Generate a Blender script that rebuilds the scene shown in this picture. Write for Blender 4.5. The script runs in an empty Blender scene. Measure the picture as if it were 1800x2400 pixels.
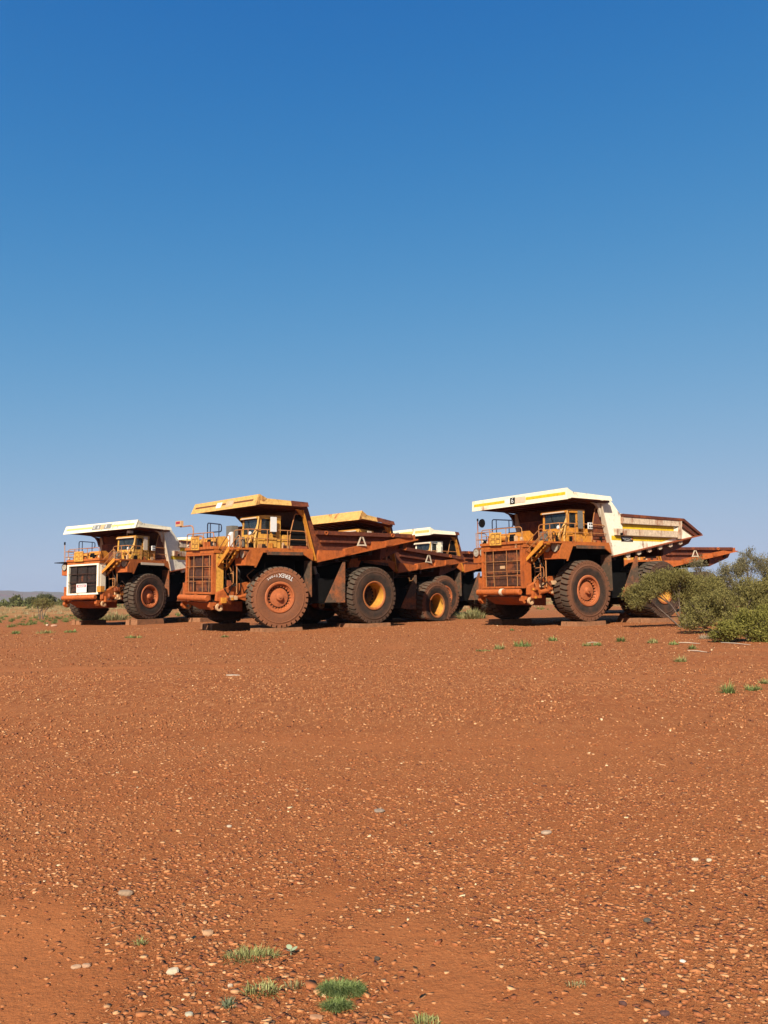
import bpy, math, random
import numpy as np
from mathutils import Vector, Matrix, noise as mnoise

random.seed(7)
RNG = np.random.default_rng(11)
SC = bpy.context.scene
COL = SC.collection
R = math.radians

# ------------------------------------------------------------------ camera
CAM_Z = 1.79
FPX, PITCH, ROLL = 1868.0, 0.10419, 0.01699          # focal length in photo pixels (2400 tall)
cam = bpy.data.cameras.new('camera')
cam.sensor_fit = 'VERTICAL'
cam.sensor_height = 36.0
cam.lens = 36.0 * FPX / 2400.0
cam.clip_start = 0.05
cam.clip_end = 20000
cam_ob = bpy.data.objects.new('camera', cam)
COL.objects.link(cam_ob)
cam_ob.matrix_world = (Matrix.Translation((0, 0, CAM_Z)) @ Matrix.Rotation(math.pi / 2 + PITCH, 4, 'X')
                       @ Matrix.Rotation(-ROLL, 4, 'Z'))
SC.camera = cam_ob

# ------------------------------------------------------------------ sky and sun
EXPOSURE = 0.85
SUN_EL, SUN_AZ = R(38), R(256)                       # SUN_AZ: mathematical angle of the direction towards the sun
world = bpy.data.worlds.new('World')
SC.world = world
world.use_nodes = True
wn = world.node_tree
sky = wn.nodes.new('ShaderNodeTexSky')
sky.sky_type = 'NISHITA'
sky.sun_disc = False
sky.sun_elevation = SUN_EL
sky.sun_rotation = (math.pi / 2 - SUN_AZ) % (2 * math.pi)
sky.altitude = 0
sky.air_density = 0.5
sky.dust_density = 0.8
sky.ozone_density = 1.0
# deep, clear outback blue: one saturating response per channel over the whole sky dome, as a camera has
sp = wn.nodes.new('ShaderNodeSeparateColor')
cb = wn.nodes.new('ShaderNodeCombineColor')
wn.links.new(sky.outputs[0], sp.inputs[0])
for i_, (kk_, pw_, am_) in enumerate(((.0383, 5.877, .700), (.0215, 5.84, .6343), (.0147, 5.607, .7582))):
    def wmath(op, a_, b_):
        n_ = wn.nodes.new('ShaderNodeMath'); n_.operation = op
        for q_, v_ in enumerate((a_, b_)):
            if hasattr(v_, 'links'): wn.links.new(v_, n_.inputs[q_])
            else: n_.inputs[q_].default_value = v_
        return n_.outputs[0]
    x_ = wmath('MULTIPLY', sp.outputs[i_], .1)
    x_ = wmath('POWER', wmath('DIVIDE', x_, wmath('ADD', x_, kk_)), pw_)
    wn.links.new(wmath('MULTIPLY', x_, am_ * 10 / 2 ** EXPOSURE), cb.inputs[i_])
wn.links.new(cb.outputs[0], wn.nodes['Background'].inputs[0])
wn.nodes['Background'].inputs[1].default_value = 0.1

sun = bpy.data.lights.new('sun', 'SUN')
sun.energy = 5.0
sun.angle = R(0.53)
sun.color = (1.0, 0.93, 0.82)
sun_ob = bpy.data.objects.new('sun', sun)
COL.objects.link(sun_ob)
SUN_DIR = Vector((math.cos(SUN_EL) * math.cos(SUN_AZ), math.cos(SUN_EL) * math.sin(SUN_AZ), math.sin(SUN_EL)))
sun_ob.rotation_euler = SUN_DIR.to_track_quat('Z', 'Y').to_euler()

SC.view_settings.view_transform = 'Standard'
SC.view_settings.look = 'None'
SC.view_settings.gamma = 1.0
SC.view_settings.exposure = EXPOSURE
SC.cycles.max_bounces = 6
SC.cycles.diffuse_bounces = 1
SC.cycles.use_denoising = True


# ------------------------------------------------------------------ helpers
def ground_at(px, py, z=0.0):
    """Point of the level z under a pixel of the photograph (1800 x 2400)."""
    a, b = px - 900.0, py - 1200.0
    cr, sr = math.cos(ROLL), math.sin(ROLL)
    u, v = a * cr - b * sr, a * sr + b * cr
    x, y, w = u / FPX, 1.0, -v / FPX
    d = Vector((x, y * math.cos(PITCH) - w * math.sin(PITCH), y * math.sin(PITCH) + w * math.cos(PITCH)))
    k = (z - CAM_Z) / d.z
    return Vector((d.x * k, d.y * k, z))


def tag(o, label=None, cat=None, group=None, kind=None):
    if label: o['label'] = label
    if cat: o['category'] = cat
    if group: o['group'] = group
    if kind: o['kind'] = kind
    return o


def link(name, data, mat=None, parent=None):
    o = bpy.data.objects.new(name, data)
    COL.objects.link(o)
    if mat is not None and data is not None and not data.materials:
        data.materials.append(mat)
    if parent is not None:
        o.parent = parent
    return o


class MB:
    """Collects shapes and links them as one mesh object."""
    def __init__(self):
        self.v, self.f, self.smooth = [], [], []

    def add(self, vs, fs, smooth=False):
        n = len(self.v)
        self.v += [tuple(p) for p in vs]
        self.f += [tuple(i + n for i in f) for f in fs]
        self.smooth += [smooth] * len(fs)
        return self

    def hexa(self, p):
        return self.add(p, [(3, 2, 1, 0), (4, 5, 6, 7), (0, 1, 5, 4), (1, 2, 6, 5), (2, 3, 7, 6), (3, 0, 4, 7)])

    def box(self, x0, x1, y0, y1, z0, z1):
        return self.hexa([(x0, y0, z0), (x1, y0, z0), (x1, y1, z0), (x0, y1, z0),
                          (x0, y0, z1), (x1, y0, z1), (x1, y1, z1), (x0, y1, z1)])

    def prism(self, poly, a0, a1, plane='xz'):
        def P(u, w, a):
            return (u, a, w) if plane == 'xz' else ((a, u, w) if plane == 'yz' else (u, w, a))
        n = len(poly)
        vs = [P(u, w, a0) for u, w in poly] + [P(u, w, a1) for u, w in poly]
        fs = [tuple(range(n)), tuple(range(2 * n - 1, n - 1, -1))]
        fs += [(i, i + n, (i + 1) % n + n, (i + 1) % n) for i in range(n)]
        return self.add(vs, fs)

    def tube(self, pts, r, n=6, cap=True):
        pts = [Vector(p) for p in pts]
        rs = r if isinstance(r, (list, tuple)) else [r] * len(pts)
        vs, fs = [], []
        prev = None
        for i, p in enumerate(pts):
            if i == 0: t = pts[1] - p
            elif i == len(pts) - 1: t = p - pts[i - 1]
            else: t = (pts[i + 1] - p).normalized() + (p - pts[i - 1]).normalized()
            t.normalize()
            if prev is None:
                up = Vector((0, 0, 1)) if abs(t.z) < .9 else Vector((1, 0, 0))
                a = t.cross(up).normalized()
            else:
                a = (prev - t * prev.dot(t)).normalized()
            prev = a
            b = t.cross(a)
            for k in range(n):
                th = 2 * math.pi * k / n
                vs.append(p + (a * math.cos(th) + b * math.sin(th)) * rs[i])
        for i in range(len(pts) - 1):
            for k in range(n):
                k2 = (k + 1) % n
                fs.append((i * n + k, i * n + k2, (i + 1) * n + k2, (i + 1) * n + k))
        if cap:
            fs.append(tuple(range(n - 1, -1, -1)))
            fs.append(tuple((len(pts) - 1) * n + k for k in range(n)))
        return self.add(vs, fs, True)

    def lathe(self, prof, n=32, axis='y', c=(0, 0, 0), close=False):
        vs, fs = [], []
        m = len(prof)
        for k in range(n):
            th = 2 * math.pi * k / n
            co, si = math.cos(th), math.sin(th)
            for a, r in prof:
                if axis == 'y': vs.append((c[0] + r * co, c[1] + a, c[2] + r * si))
                elif axis == 'x': vs.append((c[0] + a, c[1] + r * co, c[2] + r * si))
                else: vs.append((c[0] + r * co, c[1] + r * si, c[2] + a))
        for k in range(n):
            k2 = (k + 1) % n
            for i in range(m - (0 if close else 1)):
                i2 = (i + 1) % m
                fs.append((k * m + i, k2 * m + i, k2 * m + i2, k * m + i2))
        return self.add(vs, fs, True)

    def mesh(self, name):
        me = bpy.data.meshes.new(name)
        me.from_pydata(self.v, [], self.f)
        me.polygons.foreach_set('use_smooth', self.smooth)
        me.update()
        return me

    def build(self, name, mat=None, parent=None, recalc=True):
        me = self.mesh(name)
        if recalc:
            import bmesh
            bm = bmesh.new()
            bm.from_mesh(me)
            bmesh.ops.recalc_face_normals(bm, faces=bm.faces)
            bm.to_mesh(me)
            bm.free()
        if any(self.smooth):
            try: me.set_sharp_from_angle(angle=R(35))
            except Exception: pass
        return link(name, me, mat, parent)


def text_mesh(s, size, extrude=0.003):
    cu = bpy.data.curves.new('lettering', 'FONT')
    cu.body = s
    cu.size = size
    cu.extrude = extrude
    cu.align_x = 'CENTER'
    cu.align_y = 'CENTER'
    cu.resolution_u = 3
    ob = bpy.data.objects.new('lettering', cu)
    COL.objects.link(ob)
    dg = bpy.context.evaluated_depsgraph_get()
    me = bpy.data.meshes.new_from_object(ob.evaluated_get(dg))
    bpy.data.objects.remove(ob)
    bpy.data.curves.remove(cu)
    return me


def lettering(s, size, loc, rot, mat, parent, name='lettering', sx=1.0):
    """rot: 3x3 columns = text right, text up, outward normal."""
    me = text_mesh(s, size)
    M = Matrix((rot[0], rot[1], rot[2])).transposed().to_4x4()
    me.transform(Matrix.Translation(loc) @ M @ Matrix.Diagonal((sx, 1, 1, 1)))
    return link(name, me, mat, parent)


FRONT = ((0, 1, 0), (0, 0, 1), (1, 0, 0))      # lettering that faces forward (+X): read from the front, right is +Y
LEFT = ((-1, 0, 0), (0, 0, 1), (0, 1, 0))      # lettering on the left flank (+Y)


# ------------------------------------------------------------------ materials
def new_mat(name):
    m = bpy.data.materials.new(name)
    m.use_nodes = True
    nt = m.node_tree
    return m, nt, nt.nodes['Principled BSDF']


def N(nt, t, **kw):
    n = nt.nodes.new(t)
    for k, v in kw.items():
        if k.startswith('i_'): n.inputs[k[2:].replace('_', ' ')].default_value = v
        else: setattr(n, k, v)
    return n


def mixc(nt, fac, a, b):
    n = nt.nodes.new('ShaderNodeMix')
    n.data_type = 'RGBA'
    for sock, val in ((n.inputs['Factor'], fac), (n.inputs[6], a), (n.inputs[7], b)):
        if hasattr(val, 'links'): nt.links.new(val, sock)
        elif isinstance(val, (int, float)): sock.default_value = val
        else: sock.default_value = (*val[:3], 1)
    return n.outputs[2]


def ramp(nt, val, lo, hi, a=0.0, b=1.0):
    n = nt.nodes.new('ShaderNodeMapRange')
    n.inputs[1].default_value, n.inputs[2].default_value = lo, hi
    n.inputs[3].default_value, n.inputs[4].default_value = a, b
    nt.links.new(val, n.inputs[0])
    return n.outputs[0]


def mathn(nt, op, a, b=None):
    n = nt.nodes.new('ShaderNodeMath')
    n.operation = op
    for i, v in enumerate((a, b)):
        if v is None: continue
        if hasattr(v, 'links'): nt.links.new(v, n.inputs[i])
        else: n.inputs[i].default_value = v
    return n.outputs[0]


ALB = 0.74                                             # all pigments, against the exposure above


def pig(nt, sock, k=(1, 1, 1)):
    n = nt.nodes.new('ShaderNodeVectorMath')
    n.operation = 'MULTIPLY'
    n.inputs[1].default_value = tuple(ALB * x for x in k)
    nt.links.new(sock, n.inputs[0])
    return n.outputs[0]


DUST = (0.38, 0.098, 0.021)


def obj_coords(nt, sx=1, sy=1, sz=1, rnd=True):
    tc = nt.nodes.new('ShaderNodeTexCoord')
    mp = nt.nodes.new('ShaderNodeMapping')
    mp.inputs['Scale'].default_value = (sx, sy, sz)
    nt.links.new(tc.outputs['Object'], mp.inputs['Vector'])
    if rnd:
        oi = nt.nodes.new('ShaderNodeObjectInfo')
        mu = mathn(nt, 'MULTIPLY', oi.outputs['Random'], 17.0)
        nt.links.new(mu, mp.inputs['Location'])
    return mp.outputs['Vector']


def noise(nt, vec, scale, detail=4, rough=0.6):
    n = N(nt, 'ShaderNodeTexNoise')
    n.inputs['Scale'].default_value = scale
    n.inputs['Detail'].default_value = detail
    n.inputs['Roughness'].default_value = rough
    nt.links.new(vec, n.inputs['Vector'])
    return n.outputs['Fac']


def paint(name, base, dust=0.5, rust=0.3, rough=0.6, rustcol=(0.075, 0.020, 0.010), dustcol=DUST, spec=0.25):
    """Old machine paint: faded colour, rust runs, chips and red dust that settles on what faces up."""
    m, nt, bs = new_mat(name)
    v = obj_coords(nt)
    vs = obj_coords(nt, 2.2, 2.2, 0.22)
    big = noise(nt, v, 0.9, 5)
    fine = noise(nt, v, 7.0, 5, .7)
    streak = noise(nt, vs, 2.6, 5, .65)
    fade = mixc(nt, ramp(nt, fine, .3, .75), tuple(c * (.92 if min(base) > .5 else .62) for c in base), tuple(min(1, c * 1.2 + .01) for c in base))
    col = mixc(nt, ramp(nt, mathn(nt, 'MULTIPLY', streak, ramp(nt, big, .3, .7, .6, 1.25)), .66 - .34 * rust, .80 - .30 * rust), fade, rustcol)
    chip = ramp(nt, noise(nt, v, 14.0, 6, .75), .74 - .16 * rust, .78 - .14 * rust)
    col = mixc(nt, mathn(nt, 'MULTIPLY', chip, .85 * min(1, rust * 2.2)), col, tuple(c * .8 for c in rustcol))
    grime = ramp(nt, noise(nt, v, 2.4, 6, .72), .56, .70, 0, .75)
    col = mixc(nt, mathn(nt, 'MULTIPLY', grime, min(1, .06 + 1.5 * rust)), col, tuple(c * .45 for c in rustcol))
    geo = nt.nodes.new('ShaderNodeNewGeometry')
    sep = nt.nodes.new('ShaderNodeSeparateXYZ')
    nt.links.new(geo.outputs['Normal'], sep.inputs[0])
    up = ramp(nt, sep.outputs['Z'], .1, .9, 0, .75)
    dn = ramp(nt, mathn(nt, 'ADD', big, mathn(nt, 'MULTIPLY', fine, .35)), .86 - .6 * dust, 1.12 - .45 * dust, 0, .92)
    dfac = mathn(nt, 'MAXIMUM', dn, mathn(nt, 'MULTIPLY', up, min(1, .3 + dust)))
    col = mixc(nt, dfac, col, dustcol)
    nt.links.new(pig(nt, col, (1.18, 1.13, 1.02)), bs.inputs['Base Color'])
    nt.links.new(ramp(nt, dfac, 0, 1, rough, .95), bs.inputs['Roughness'])
    bs.inputs['Specular IOR Level'].default_value = spec
    bp = N(nt, 'ShaderNodeBump')
    bp.inputs['Strength'].default_value = .35
    bp.inputs['Distance'].default_value = .02
    nt.links.new(mathn(nt, 'ADD', fine, big), bp.inputs['Height'])
    nt.links.new(bp.outputs[0], bs.inputs['Normal'])
    return m


def plain(name, col, rough=.7, metal=0, var=.25, scale=9, spec=.3):
    m, nt, bs = new_mat(name)
    v = obj_coords(nt)
    c = mixc(nt, ramp(nt, noise(nt, v, scale, 5, .7), .3, .7), tuple(x * (1 - var) for x in col), tuple(min(1, x * (1 + var)) for x in col))
    nt.links.new(pig(nt, c), bs.inputs['Base Color'])
    bs.inputs['Roughness'].default_value = rough
    bs.inputs['Metallic'].default_value = metal
    bs.inputs['Specular IOR Level'].default_value = spec
    return m


def tyre_mat(name, side, ring, tread):
    """Rubber with dust that lies in rings round the wheel axis."""
    m, nt, bs = new_mat(name)
    tc = nt.nodes.new('ShaderNodeTexCoord')
    sep = nt.nodes.new('ShaderNodeSeparateXYZ')
    nt.links.new(tc.outputs['Object'], sep.inputs[0])
    r = mathn(nt, 'SQRT', mathn(nt, 'ADD', mathn(nt, 'POWER', sep.outputs['X'], 2.0), mathn(nt, 'POWER', sep.outputs['Z'], 2.0)))
    v = obj_coords(nt)
    nz = noise(nt, v, 2.2, 5, .65)
    fn = noise(nt, v, 12, 4, .7)
    rr = mathn(nt, 'ADD', r, mathn(nt, 'MULTIPLY', mathn(nt, 'SUBTRACT', nz, .5), .3))
    c = mixc(nt, ramp(nt, rr, 1.12, 1.34), side, ring)
    geo = nt.nodes.new('ShaderNodeNewGeometry')
    c = mixc(nt, ramp(nt, r, 1.585, 1.605), c, tread)
    c = mixc(nt, ramp(nt, mathn(nt, 'ADD', nz, mathn(nt, 'MULTIPLY', fn, .4)), .58, 1.0, 0, .5), c, (0.17, 0.075, 0.04))
    c = mixc(nt, ramp(nt, fn, .45, .8, 0, .4), c, (0.03, 0.025, 0.02))
    nt.links.new(pig(nt, c), bs.inputs['Base Color'])
    bs.inputs['Roughness'].default_value = .9
    bs.inputs['Specular IOR Level'].default_value = .2
    bp = N(nt, 'ShaderNodeBump')
    bp.inputs['Strength'].default_value = .4
    bp.inputs['Distance'].default_value = .02
    nt.links.new(fn, bp.inputs['Height'])
    nt.links.new(bp.outputs[0], bs.inputs['Normal'])
    return m


M = {}
M['orange'] = paint('dusty_orange_paint', (0.46, 0.125, 0.020), .42, .42)
M['yellow'] = paint('faded_yellow_paint', (0.66, 0.335, 0.055), .26, .26)
M['gold'] = paint('golden_orange_paint', (0.62, 0.25, 0.028), .30, .30)
M['paleyellow'] = paint('pale_yellow_paint', (0.70, 0.42, 0.13), .22, .2)
M['white'] = paint('chalky_white_paint', (0.80, 0.74, 0.60), .14, .15)
M['cream'] = paint('cream_paint', (0.80, 0.73, 0.55), .12, .1)
M['stripe'] = paint('bright_yellow_stripe', (0.76, 0.50, 0.015), .10, .1)
M['paleline'] = paint('worn_yellow_stripe', (0.72, 0.52, 0.16), .12, .15)
M['darkline'] = paint('bare_dark_stripe', (0.12, 0.05, 0.02), .15, .3)
M['rust'] = paint('rusted_steel_with_shade', (0.125, 0.033, 0.015), .26, .55)  # real rust brown, darkened further for shade below the top rails
M['rustwhite'] = paint('rust_stained_white', (0.66, 0.52, 0.38), .22, .48, rustcol=(0.24, 0.10, 0.055))
M['skirt'] = paint('orange_steel', (0.44, 0.108, 0.020), .42, .42)
M['dark'] = paint('dark_steel_with_shade', (0.022, 0.012, 0.009), .10, .4)  # steel whose near-black also carries the shade under the trucks
M['frame'] = paint('red_brown_frame', (0.20, 0.05, 0.024), .5, .4)
M['hub'] = paint('red_dust_hub', (0.40, 0.12, 0.045), .5, .2)
M['lockring'] = paint('dusty_lock_ring', (0.34, 0.125, 0.04), .45, .3)
M['rimyellow'] = paint('yellow_rim_paint', (0.60, 0.31, 0.04), .36, .3)
M['core'] = paint('radiator_core', (0.07, 0.028, 0.016), .32, .3)
M['coredark'] = paint('dark_radiator_core', (0.022, 0.014, 0.011), .12, .2)
M['rail'] = paint('handrail_paint', (0.46, 0.22, 0.08), .4, .3)
M['bluerail'] = plain('dark_blue_tube', (0.02, 0.03, 0.06), .6)
M['black'] = plain('black_paint_with_shade', (0.008, 0.007, 0.006), .85, 0, .3, 9, .08)  # black paint; also stands in for shade inside and under the trucks
M['whiteplain'] = plain('white_panel', (0.80, 0.77, 0.70), .6, 0, .06)
M['beige'] = plain('beige_panel', (0.66, 0.52, 0.36), .7, 0, .1)
M['tan'] = plain('tan_panel', (0.60, 0.36, 0.18), .7, 0, .15)
M['greypanel'] = plain('grey_panel', (0.17, 0.15, 0.12), .7, 0, .25)
M['midgrey'] = plain('mid_grey_panel', (0.20, 0.20, 0.18), .7, 0, .2)
M['red'] = plain('red_print', (0.42, 0.03, 0.05), .6, 0, .15)
M['rubberflap'] = paint('rubber_flap', (0.085, 0.055, 0.035), .42, .1, .9)
M['lens'] = plain('headlight_lens', (0.42, 0.36, 0.27), .3, 0, .2, 14, .5)
M['chrome'] = plain('grey_steel_rod', (0.22, 0.21, 0.20), .35, .6, .2)
M['timber'] = plain('weathered_timber', (0.30, 0.13, 0.055), .9, 0, .35, 5)
M['amber'] = plain('amber_print', (0.7, 0.2, 0.03), .6, 0, .1)

m, nt, bs = new_mat('dusty_glass')
v = obj_coords(nt)
c = mixc(nt, ramp(nt, noise(nt, v, 3, 4), .35, .75), (0.012, 0.016, 0.016), (0.05, 0.05, 0.042))
nt.links.new(pig(nt, c), bs.inputs['Base Color'])
nt.links.new(ramp(nt, noise(nt, v, 5, 5), .3, .7, .08, .35), bs.inputs['Roughness'])
bs.inputs['Specular IOR Level'].default_value = .6
M['glass'] = m

M['tyre'] = tyre_mat('tyre_rubber', (0.030, 0.023, 0.017), (0.080, 0.045, 0.027), (0.085, 0.066, 0.045))
M['tyrered'] = tyre_mat('tyre_red_dust', (0.22, 0.080, 0.034), (0.26, 0.095, 0.040), (0.125, 0.098, 0.066))
M['tyremix'] = tyre_mat('tyre_dark_face', (0.024, 0.018, 0.013), (0.18, 0.072, 0.034), (0.10, 0.068, 0.043))

# ------------------------------------------------------------------ ground
def vnoise(x, y, seed=0):
    """Smooth value noise on arrays."""
    xi, yi = np.floor(x).astype(np.int64), np.floor(y).astype(np.int64)
    xf, yf = x - xi, y - yi
    u, w = xf * xf * (3 - 2 * xf), yf * yf * (3 - 2 * yf)

    def h(a, b):
        n = (a * 374761393 + b * 668265263 + seed * 974711) & 0x7fffffff
        n = ((n ^ (n >> 13)) * 1274126177) & 0x7fffffff
        return ((n ^ (n >> 16)) & 0xffff) / 65535.0
    return (h(xi, yi) * (1 - u) + h(xi + 1, yi) * u) * (1 - w) + (h(xi, yi + 1) * (1 - u) + h(xi + 1, yi + 1) * u) * w


def fbm(x, y, seed=0, oct=4):
    t, a, s = 0, .5, 0
    for i in range(oct):
        t = t + a * vnoise(x, y, seed + i)
        s += a
        x, y, a = x * 2.03 + 3.1, y * 2.03 + 1.7, a * .5
    return t / s


BARE = []                                              # sandy patches without gravel: centre, radii, angle
for px, py, rx, ry, an in ((40, 2330, .60, .85, .5), (740, 2120, .26, .45, -.6), (900, 2195, .34, .50, -.7), (1030, 2290, .26, .42, -.7), (1150, 2380, .30, .42, -.5), (20, 2180, .4, .7, .2),
                           (1520, 1590, 2.2, .6, 0),
                           (500, 1560, 3.5, .7, 0), (80, 1570, 3.0, .8, 0),
                           (1390, 2360, .25, .22, 0)):
    g = ground_at(px, py)
    BARE.append((g.x, g.y, rx, ry, an))


def gravel_mask(x, y):
    m = np.clip((fbm(x * .55, y * .30, 5) - .20) * 3.4, .38, 1) * np.clip((fbm(x * .10 + y * .03, y * .75, 15) - .22) * 4.5, .45, 1)
    m = m * np.clip(.35 + 1.2 * fbm(x * 2.2, y * 2.0, 9), .3, 1.15)
    for k, (c0, c1, c2, sep_) in enumerate(((15.5, .30, .018, 1.9), (26.0, -.22, .006, 2.4), (8.2, -.16, .05, 1.7))):     # faint wheel tracks
        for e in (0, sep_):
            dd = np.abs(y - (c0 + e + c1 * x + c2 * x * x)) + (fbm(x * 1.3, y * 1.3, 91 + k) - .5) * .5
            m = m * np.clip(.62 + .38 * (dd - .22) / .3, .62, 1)
    for cx, cy, rx, ry, an in BARE:
        co, si = math.cos(an), math.sin(an)
        u, w = (x - cx) * co + (y - cy) * si, -(x - cx) * si + (y - cy) * co
        d = np.sqrt((u / rx) ** 2 + (w / ry) ** 2) + (fbm(x * 3, y * 3, 21) - .5) * .7
        m = m * np.clip((d - .50) * 1.15, .20, 1)
    return m


def ground_z(x, y):
    x, y = np.asarray(x, float), np.asarray(y, float)
    r = np.sqrt(x * x + y * y)
    z = (fbm(x * .35, y * .35, 31) - .5) * .05 * np.clip(r / 4, 0, 1)
    z = z + (fbm(x * 1.6, y * 1.6, 37) - .5) * .028
    fl = np.clip((r - 70) / 200, 0, 1)
    z = z + (fbm(x * .012, y * .012, 41) - .5) * 2.2 * fl
    return z


rad = np.concatenate([[0.0], np.geomspace(.4, 60, 210), np.geomspace(62, 9000, 90)])
NA = 320
ang = np.linspace(0, 2 * math.pi, NA, endpoint=False)
gx, gy = np.outer(rad[1:], np.cos(ang)).ravel(), np.outer(rad[1:], np.sin(ang)).ravel()
gz = ground_z(gx, gy)
gv = np.concatenate([[[0, 0, float(ground_z(0., 0.))]], np.stack([gx, gy, gz], 1)])
nr = len(rad) - 1
ii, jj = np.meshgrid(np.arange(nr - 1), np.arange(NA), indexing='ij')
a0 = 1 + ii * NA + jj
b0 = 1 + ii * NA + (jj + 1) % NA
quads = np.stack([a0, a0 + NA, b0 + NA, b0], -1).reshape(-1, 4)
tris = np.stack([np.zeros(NA, int), 1 + np.arange(NA), 1 + (np.arange(NA) + 1) % NA], 1)


def np_mesh(name, verts, quads=None, tris=None, smooth=False, col=None):
    me = bpy.data.meshes.new(name)
    q = np.zeros((0, 4), int) if quads is None else np.asarray(quads)
    t = np.zeros((0, 3), int) if tris is None else np.asarray(tris)
    me.vertices.add(len(verts))
    me.vertices.foreach_set('co', np.asarray(verts, np.float32).ravel())
    loops = np.concatenate([q.ravel(), t.ravel()]).astype(np.int32)
    me.loops.add(len(loops))
    me.loops.foreach_set('vertex_index', loops)
    starts = np.concatenate([np.arange(len(q)) * 4, len(q) * 4 + np.arange(len(t)) * 3]).astype(np.int32)
    me.polygons.add(len(starts))
    me.polygons.foreach_set('loop_start', starts)
    if smooth: me.polygons.foreach_set('use_smooth', np.ones(len(starts), bool))
    me.update(calc_edges=True)
    me.validate()
    if col is not None:
        at = me.attributes.new('Col', 'FLOAT_COLOR', 'POINT')
        at.data.foreach_set('color', np.concatenate([col, np.ones((len(col), 1))], 1).astype(np.float32).ravel())
    return me


m, nt, bs = new_mat('red_dirt')
tc = nt.nodes.new('ShaderNodeTexCoord')
V = tc.outputs['Object']
n_big = noise(nt, V, .06, 4)
n_mid = noise(nt, V, .55, 5)
n_fin = noise(nt, V, 9, 6, .75)
n_grit = noise(nt, V, 60, 3, .8)
c = mixc(nt, ramp(nt, n_mid, .3, .7), (0.335, 0.105, 0.038), (0.405, 0.144, 0.054))
c = mixc(nt, ramp(nt, n_big, .42, .62, 0, .6), c, (0.385, 0.138, 0.052))
mpb = nt.nodes.new('ShaderNodeMapping')
mpb.inputs['Scale'].default_value = (.10, .42, 1)
mpb.inputs['Rotation'].default_value = (0, 0, .12)
nt.links.new(V, mpb.inputs['Vector'])
n_band = noise(nt, mpb.outputs[0], 1.0, 6, .65)
c = mixc(nt, ramp(nt, n_band, .46, .60, 0, .5), c, (0.42, 0.165, 0.070))
c = mixc(nt, ramp(nt, n_band, .44, .34, 0, .5), c, (0.31, 0.092, 0.034))
c = mixc(nt, ramp(nt, n_fin, .38, .72, 0, .65), c, (0.29, 0.086, 0.030))
c = mixc(nt, ramp(nt, n_grit, .58, .72, 0, .55), c, (0.52, 0.23, 0.11))
vor = N(nt, 'ShaderNodeTexVoronoi', feature='F1')
vor.inputs['Scale'].default_value = 38
nt.links.new(V, vor.inputs['Vector'])
sepc = nt.nodes.new('ShaderNodeSeparateColor')
nt.links.new(vor.outputs['Color'], sepc.inputs[0])
peb = ramp(nt, vor.outputs['Distance'], .42, .30)
sel = mathn(nt, 'MULTIPLY', peb, ramp(nt, sepc.outputs[0], .55, .62))
sel = mathn(nt, 'MULTIPLY', sel, ramp(nt, n_mid, .38, .55))
pc = mixc(nt, sepc.outputs[1], (0.25, 0.07, 0.03), (0.56, 0.24, 0.105))
gat = N(nt, 'ShaderNodeAttribute', attribute_name='Col')
G_ = gat.outputs['Fac']
c = mixc(nt, ramp(nt, G_, .40, .10, 0, .6), c, mixc(nt, n_grit, (0.32, 0.104, 0.040), (0.45, 0.168, 0.070)))
sel = mathn(nt, 'MULTIPLY', sel, ramp(nt, G_, .12, .40))
c = mixc(nt, sel, c, pc)
for vscale, lo, seedv in ((62, .52, 0.0), (115, .40, 5.3)):
    mpv = nt.nodes.new('ShaderNodeMapping')
    mpv.inputs['Location'].default_value = (seedv, seedv * .7, 0)
    nt.links.new(V, mpv.inputs['Vector'])
    ve = N(nt, 'ShaderNodeTexVoronoi', feature='F1')
    ve.inputs['Scale'].default_value = vscale
    nt.links.new(mpv.outputs[0], ve.inputs['Vector'])
    sc_ = nt.nodes.new('ShaderNodeSeparateColor')
    nt.links.new(ve.outputs['Color'], sc_.inputs[0])
    cover = mathn(nt, 'MULTIPLY', ramp(nt, G_, .12, .55, .30, 1), ramp(nt, sc_.outputs[0], lo, lo + .03))
    body_ = mathn(nt, 'MULTIPLY', ramp(nt, ve.outputs['Distance'], .46, .36), cover)
    gap_shade_ = mathn(nt, 'MULTIPLY', mathn(nt, 'MULTIPLY', ramp(nt, ve.outputs['Distance'], .44, .52), ramp(nt, ve.outputs['Distance'], .75, .56)), cover)
    c = mixc(nt, mathn(nt, 'MULTIPLY', gap_shade_, .75), c, (0.12, 0.036, 0.014))  # shade between pebbles painted as dark rings
    cc_ = mixc(nt, sc_.outputs[1], (0.24, 0.075, 0.03), (0.46, 0.20, 0.088))
    c = mixc(nt, mathn(nt, 'MULTIPLY', body_, .85), c, cc_)
# beyond the built chips the gravel reads as mottled light and dark
geo0 = nt.nodes.new('ShaderNodeNewGeometry')
ln0 = N(nt, 'ShaderNodeVectorMath', operation='LENGTH')
nt.links.new(geo0.outputs['Position'], ln0.inputs[0])
mpc = nt.nodes.new('ShaderNodeMapping')
mpc.inputs['Scale'].default_value = (1, .25, 1)
nt.links.new(V, mpc.inputs['Vector'])
mot = mathn(nt, 'MULTIPLY', ramp(nt, ln0.outputs['Value'], 7, 16), ramp(nt, G_, .15, .6, .15, 1))
# (clumps are drawn out in depth so they still show from a low viewpoint)
n_c1, n_c2 = noise(nt, mpc.outputs[0], 9, 4, .8), noise(nt, mpc.outputs[0], 13, 4, .8)
c = mixc(nt, mathn(nt, 'MULTIPLY', mot, ramp(nt, n_c1, .48, .62, 0, .85)), c, (0.20, 0.060, 0.024))
c = mixc(nt, mathn(nt, 'MULTIPLY', mot, ramp(nt, n_c2, .52, .66, 0, .85)), c, (0.56, 0.265, 0.125))
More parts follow.
